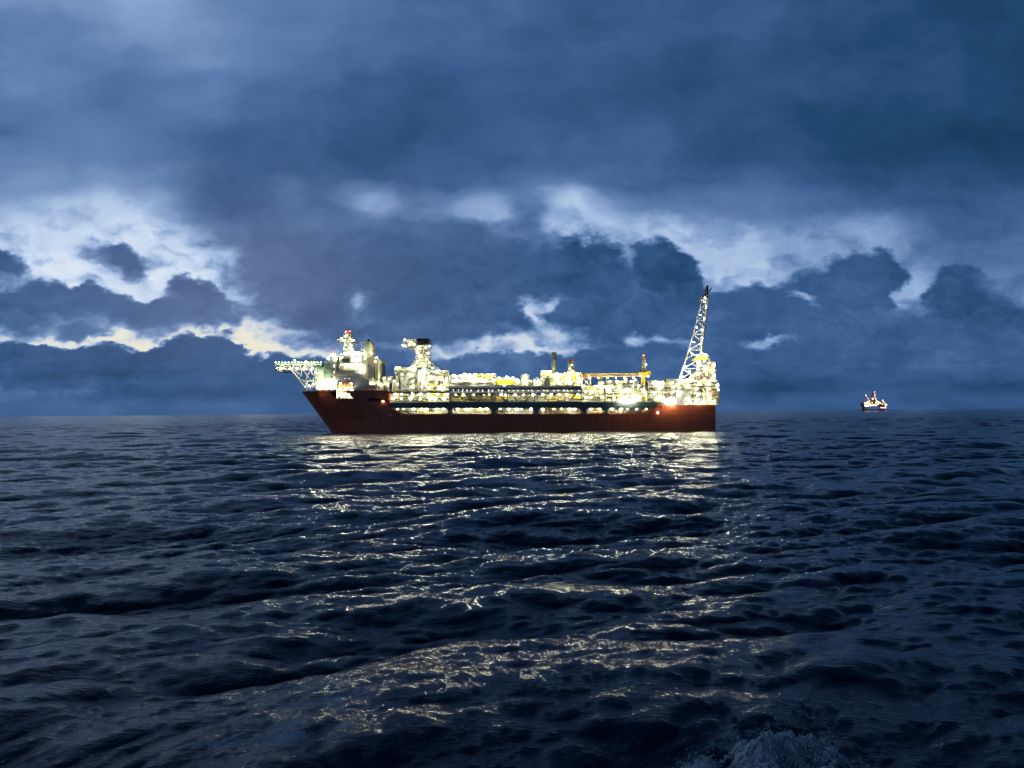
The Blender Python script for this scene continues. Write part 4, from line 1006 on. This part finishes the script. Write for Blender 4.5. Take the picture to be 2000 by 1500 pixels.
def f(mb):
    mb.tube(L(1379.5, 584, 11), L(1380, 568, 11), 1.0, 10, 1.3); mb.tube(L(1380, 568.5, 11), L(1382, 557.5, 11), 1.3, 10, .8)
    mb.tube(L(1374, 567.5, 11), L(1388, 567, 11), .4); mb.tube(L(1386, 568, 11), L(1389.5, 562, 11), .45); mb.tube(L(1382, 576, 11), L(1387, 569, 11), .3); mb.tube(L(1373.5, 577, 11), L(1376, 575, 11), .35)
    bx(mb, 1376.5, 574.5, 1384, 576, 9.5, 12.5); bx(mb, 1377, 580, 1383, 581.4, 9.5, 12.5); mb.tube(L(1384, 584, 11), L(1387, 581, 11), .3)
part('flare_tip', mat('flare_soot', (.22, .22, .18), .6), f, ft)
for x, y, d in ((1379, 600, 11), (1375, 622, 11), (1371, 645, 11), (1367, 672, 11), (1376, 581, 9), (1341, 715, 5), (1350, 690, 6), (1355, 668, 6), (1371, 660, 6), (1361, 640, 7), (1368, 615, 7), (1376, 590, 7)): lamp(ft, L(x, y, d), MS)  # small lamps added to light the lattice evenly, four along the riser inside
for x, y in ((1334, 736), (1346, 726), (1340, 742)): lamp(ft, L(x, y, 4))

# build the lamps: a hundred floodlights one by one, the rest of them together
from collections import Counter
cnt = Counter(); rest = MB(); rm_ = []
rl = random.Random(77); order = sorted(range(len(LQ)), key=lambda i: (LQ[i][2] is not ML, rl.random()))
for i in order:
    parent, p, me, name = LQ[i]
    if me is ML and rl.random() < .35: me = MC
    if p.z < -50: continue
    name = name or {ML: 'floodlight', MC: 'floodlight'}.get(me, me.name.split('.')[0])
    cnt[name] += 1
    if cnt[name] <= 100:
        o = bpy.data.objects.new(name, me); col.objects.link(o); o.parent = parent; o.location = p
    else:
        n0 = len(rest.f); rest.add([Vector(v.co) + p for v in me.vertices], [tuple(f.vertices) for f in me.polygons]); rm_ += [LAMPC if me is MC else LAMP if me is ML else LAMPS] * (len(rest.f) - n0)
if rest.v:
    me = bpy.data.meshes.new('scattered_lamp'); me.from_pydata(rest.v, [], rest.f)
    for m in (LAMP, LAMPC, LAMPS): me.materials.append(m)
    for f_, m in zip(me.polygons, rm_): f_.material_index = (LAMP, LAMPC, LAMPS).index(m)
    o = bpy.data.objects.new('scattered_lamp', me); col.objects.link(o); o.parent = ship; o['kind'] = 'stuff'
print('lamps', len(LQ), dict(cnt))

# ------------------------------------------------------------------ the far rig on the horizon
FAR = 6500.0
rig_o = ray_point(1706, 800, FAR); S_ = FAR / F
rig = empty('offshore_rig', (rig_o.x, FAR, 0))
tagk(rig, 'small brightly lit drilling rig far off on the horizon', 'rig')
def RG(px, py, d=0.0):
    p = ray_point(px, py, FAR); return Vector((p.x - rig_o.x, d, p.z))
def f(mb):
    for x in (1688, 1722):
        for d in (-25, 25):
            p = RG(x, 792, d); mb.tube((p.x, d, -4), (p.x, d, RG(x, 789).z), 9, 10)
    for d in (-25, 25): p = RG(1684, 797); q = RG(1728, 797); mb.box((p.x, d - 9, -10), (q.x, d + 9, 4))
    a, b = RG(1688, 794), RG(1722, 787)
    mb.tube((a.x, -25, 12), (b.x, -25, 14), 3, 6)
rm = mat('rig_paint', (.13, .12, .09), .6); rr_ = mat('rig_red', (.16, .05, .04), .6)
mb = MB(); f(mb); mb.build('floating_hull', rr_, rig)
def f(mb):
    a, b = RG(1684, 793), RG(1727, 787.5); mb.box((a.x, -38, a.z), (b.x, 38, b.z))
    rnd = random.Random(4)
    for i in range(44):
        x = rnd.uniform(1684, 1723); h = (rnd.uniform(1.0, 3.5) + (4.5 * math.exp(-((x - 1704) / 6) ** 2))) if x < 1714 else rnd.uniform(1, 3); p = RG(x, 787.6); q = RG(x + rnd.uniform(2, 5), 787.6 - h); d = rnd.uniform(-36, 10); mb.box((p.x, d, p.z), (q.x, d + 20, q.z))
mb = MB(); f(mb); mb.build('deck_box', rm, rig)
def f(mb):
    for d in (-12, 12):
        mb.truss(RG(1699.5, 786, d), RG(1704.5, 769, d * .3), RG(1711, 786, d), RG(1707, 769, d * .3), 5, 1.6, 1.0)
    p = RG(1704, 769); q = RG(1708, 766); mb.box((p.x, -5, p.z), (q.x, 5, q.z))
mb = MB(); f(mb); mb.build('derrick', rm, rig)
mb = MB(); mb.truss(RG(1696, 784, -20), RG(1687.5, 770, -20), RG(1698, 783, -20), RG(1689.5, 769.5, -20), 5, 1.5, .9); mb.tube(RG(1697, 789, -20), RG(1697, 781, -20), 4, 8); mb.build('crane_boom', rr_, rig)
mb = MB(); mb.tube(RG(1722, 788, -10), RG(1722, 781.5, -10), 2.2, 6); mb.truss(RG(1717, 787, -10), RG(1721.5, 781, -10), RG(1726, 787, -10), RG(1722.5, 781, -10), 2, 1.2, .8); mb.build('aft_mast', rm, rig)
LW = mat('rig_lamp_warm', (1.0, .72, .40), emit=28.0); LP = mat('rig_lamp_pink', (1.0, .48, .34), emit=24.0)
RW = lamp_mesh('rig_floodlight', LW, 2.0); RP = lamp_mesh('rig_red_lamp', LP, 2.0)
def rlamp(p, me):
    o = bpy.data.objects.new(me.name, me); col.objects.link(o); o.parent = rig; o.location = p
rnd = random.Random(12)
for i in range(44):
    x = rnd.uniform(1684, 1727); top = 784 if x < 1712 else 786
    rlamp(RG(x, rnd.uniform(top, 794), -42), RW if rnd.random() < .75 else RP)
for x, y in ((1689, 771.5), (1690.5, 774.5), (1693.5, 778.5), (1706, 766), (1706.5, 770), (1707, 773), (1705, 776), (1708, 779), (1703, 780), (1710, 783), (1721.8, 782), (1722.5, 784.5), (1701, 778), (1696, 783)):
    rlamp(RG(x, y, -22), RP if x < 1708 and y < 779 else RW)
for x in range(1716, 1728, 2): rlamp(RG(x, 796.2, -36), RP)

# ------------------------------------------------------------------ breaking water near the camera
FOAM = bpy.data.materials.new('foam'); FOAM.use_nodes = True
def foam_mat():
    t = FOAM.node_tree; b = t.nodes['Principled BSDF']; b.inputs['Roughness'].default_value = .6
    tcn = t.nodes.new('ShaderNodeTexCoord'); n = t.nodes.new('ShaderNodeTexNoise'); n.inputs['Scale'].default_value = 1.1; n.inputs['Detail'].default_value = 8; n.inputs['Roughness'].default_value = .65; n.inputs['Distortion'].default_value = .8
    t.links.new(tcn.outputs['Object'], n.inputs['Vector'])
    r = t.nodes.new('ShaderNodeValToRGB'); r.color_ramp.elements[0].position = .38; r.color_ramp.elements[1].position = .68
    r.color_ramp.elements[0].color = (.38, .48, .56, 1); r.color_ramp.elements[1].color = (.85, .92, .96, 1)
    t.links.new(n.outputs['Fac'], r.inputs[0]); t.links.new(r.outputs[0], b.inputs['Base Color'])
foam_mat()
from mathutils import noise as mn
CHURN = bpy.data.materials.new('churned_foam'); CHURN.use_nodes = True
def churn_mat():
    t = CHURN.node_tree; b = t.nodes['Principled BSDF']; b.inputs['Base Color'].default_value = (.003, .02, .045, 1); b.inputs['Roughness'].default_value = .12
    tcn = t.nodes.new('ShaderNodeTexCoord'); mp = t.nodes.new('ShaderNodeMapping'); mp.inputs['Scale'].default_value = (1.5, 1.5, .7); t.links.new(tcn.outputs['Object'], mp.inputs[0])
    n = t.nodes.new('ShaderNodeTexNoise'); n.inputs['Scale'].default_value = 1.0; n.inputs['Detail'].default_value = 9; n.inputs['Roughness'].default_value = .68; n.inputs['Distortion'].default_value = 1.4
    t.links.new(mp.outputs[0], n.inputs['Vector'])
    r = t.nodes.new('ShaderNodeMapRange'); t.links.new(n.outputs['Fac'], r.inputs[0])
    for i, x in enumerate((.40, .62, .08, 1.0)): r.inputs[i + 1].default_value = x
    d = t.nodes.new('ShaderNodeBsdfDiffuse'); d.inputs[0].default_value = (.82, .88, .92, 1)
    m = t.nodes.new('ShaderNodeMixShader'); t.links.new(r.outputs[0], m.inputs[0]); t.links.new(b.outputs[0], m.inputs[1]); t.links.new(d.outputs[0], m.inputs[2]); t.links.new(m.outputs[0], t.nodes['Material Output'].inputs['Surface'])
churn_mat()
bodies = []
def breaker(name, cxy, rx, ry, h, seed, label):
    """a churned dome of white water with ragged tongues and flying droplets"""
    mb = MB(); rnd = random.Random(seed)
    k_ = 0
    while k_ < 20000:
        a = rnd.uniform(0, 2 * math.pi); k = math.sqrt(rnd.random()) * 1.12; ca, sa = math.cos(a), math.sin(a)
        ed = 1 + .25 * mn.noise(Vector((ca * 2.2 + seed, sa * 2.2, 1))) + .18 * mn.noise(Vector((ca * 6 + seed, sa * 6, 4)))
        x = ca * k * rx * ed; y = sa * k * ry * ed; p = Vector((x + seed * 3, y, 0))
        lace = 1 - abs(mn.fractal(p * .9, .9, 2.1, 5)) * 2.4; tb = mn.fractal(p * .7, 1.0, 2.0, 4)
        if lace < .25 + .75 * rnd.random() * (.4 + k * .8): k_ += .25; continue
        k_ += 1
        z = h * max(0, 1 - k ** 4.5) * (.85 + .3 * tb) + abs(rnd.gauss(0, .06)) + (abs(rnd.gauss(0, .35)) if rnd.random() < .03 else 0)
        r = abs(rnd.gauss(0, .013)) + .007 + (.04 * rnd.random() if rnd.random() < .03 else 0)
        mb.ball((x, y, z), r, 5, 3, rnd.uniform(.5, 1.4))
    # churned water body under the froth, thin enough to show between the clots
    n, m = 140, 70; vs = []
    for i in range(m + 1):
        for j in range(n):
            a = 2 * math.pi * j / n; k = i / m; x = math.cos(a) * k * rx * .96; y = math.sin(a) * k * ry * .96
            tb = mn.fractal(Vector((x + seed * 3, y, 0)) * .7, 1.0, 2.0, 4)
            fr = mn.fractal(Vector((x + seed * 3, y, 0)) * 2.6, .9, 2.1, 5); vs.append((x + .1 * fr, y, h * max(0, 1 - k ** 4.5) * (.85 + .3 * tb) + .09 * fr - .05 - .3 * k ** 4))
    bodies.append((vs, [(i * n + j, (i + 1) * n + j, (i + 1) * n + (j + 1) % n, i * n + (j + 1) % n) for i in range(m) for j in range(n)]))
    o = mb.build(name, FOAM, None); o.location = (cxy.x, cxy.y, sea_height(cxy.x, cxy.y) - .15)
    tagk(o, label, 'foam', kind='stuff')
    q = MB(); q.add(*bodies.pop(), True); q.build('churned_water', CHURN, o)
breaker('breaking_wave_foam', sea_point(1552, 1560), 3.5, 2.6, 2.6, 3.0, 'large blue-white crest of breaking foam in the dark water')
breaker('wave_foam_lip', sea_point(1375, 1555), 1.5, 1.3, 1.8, 17.0, 'lower broken tongue of foam left of the large crest')
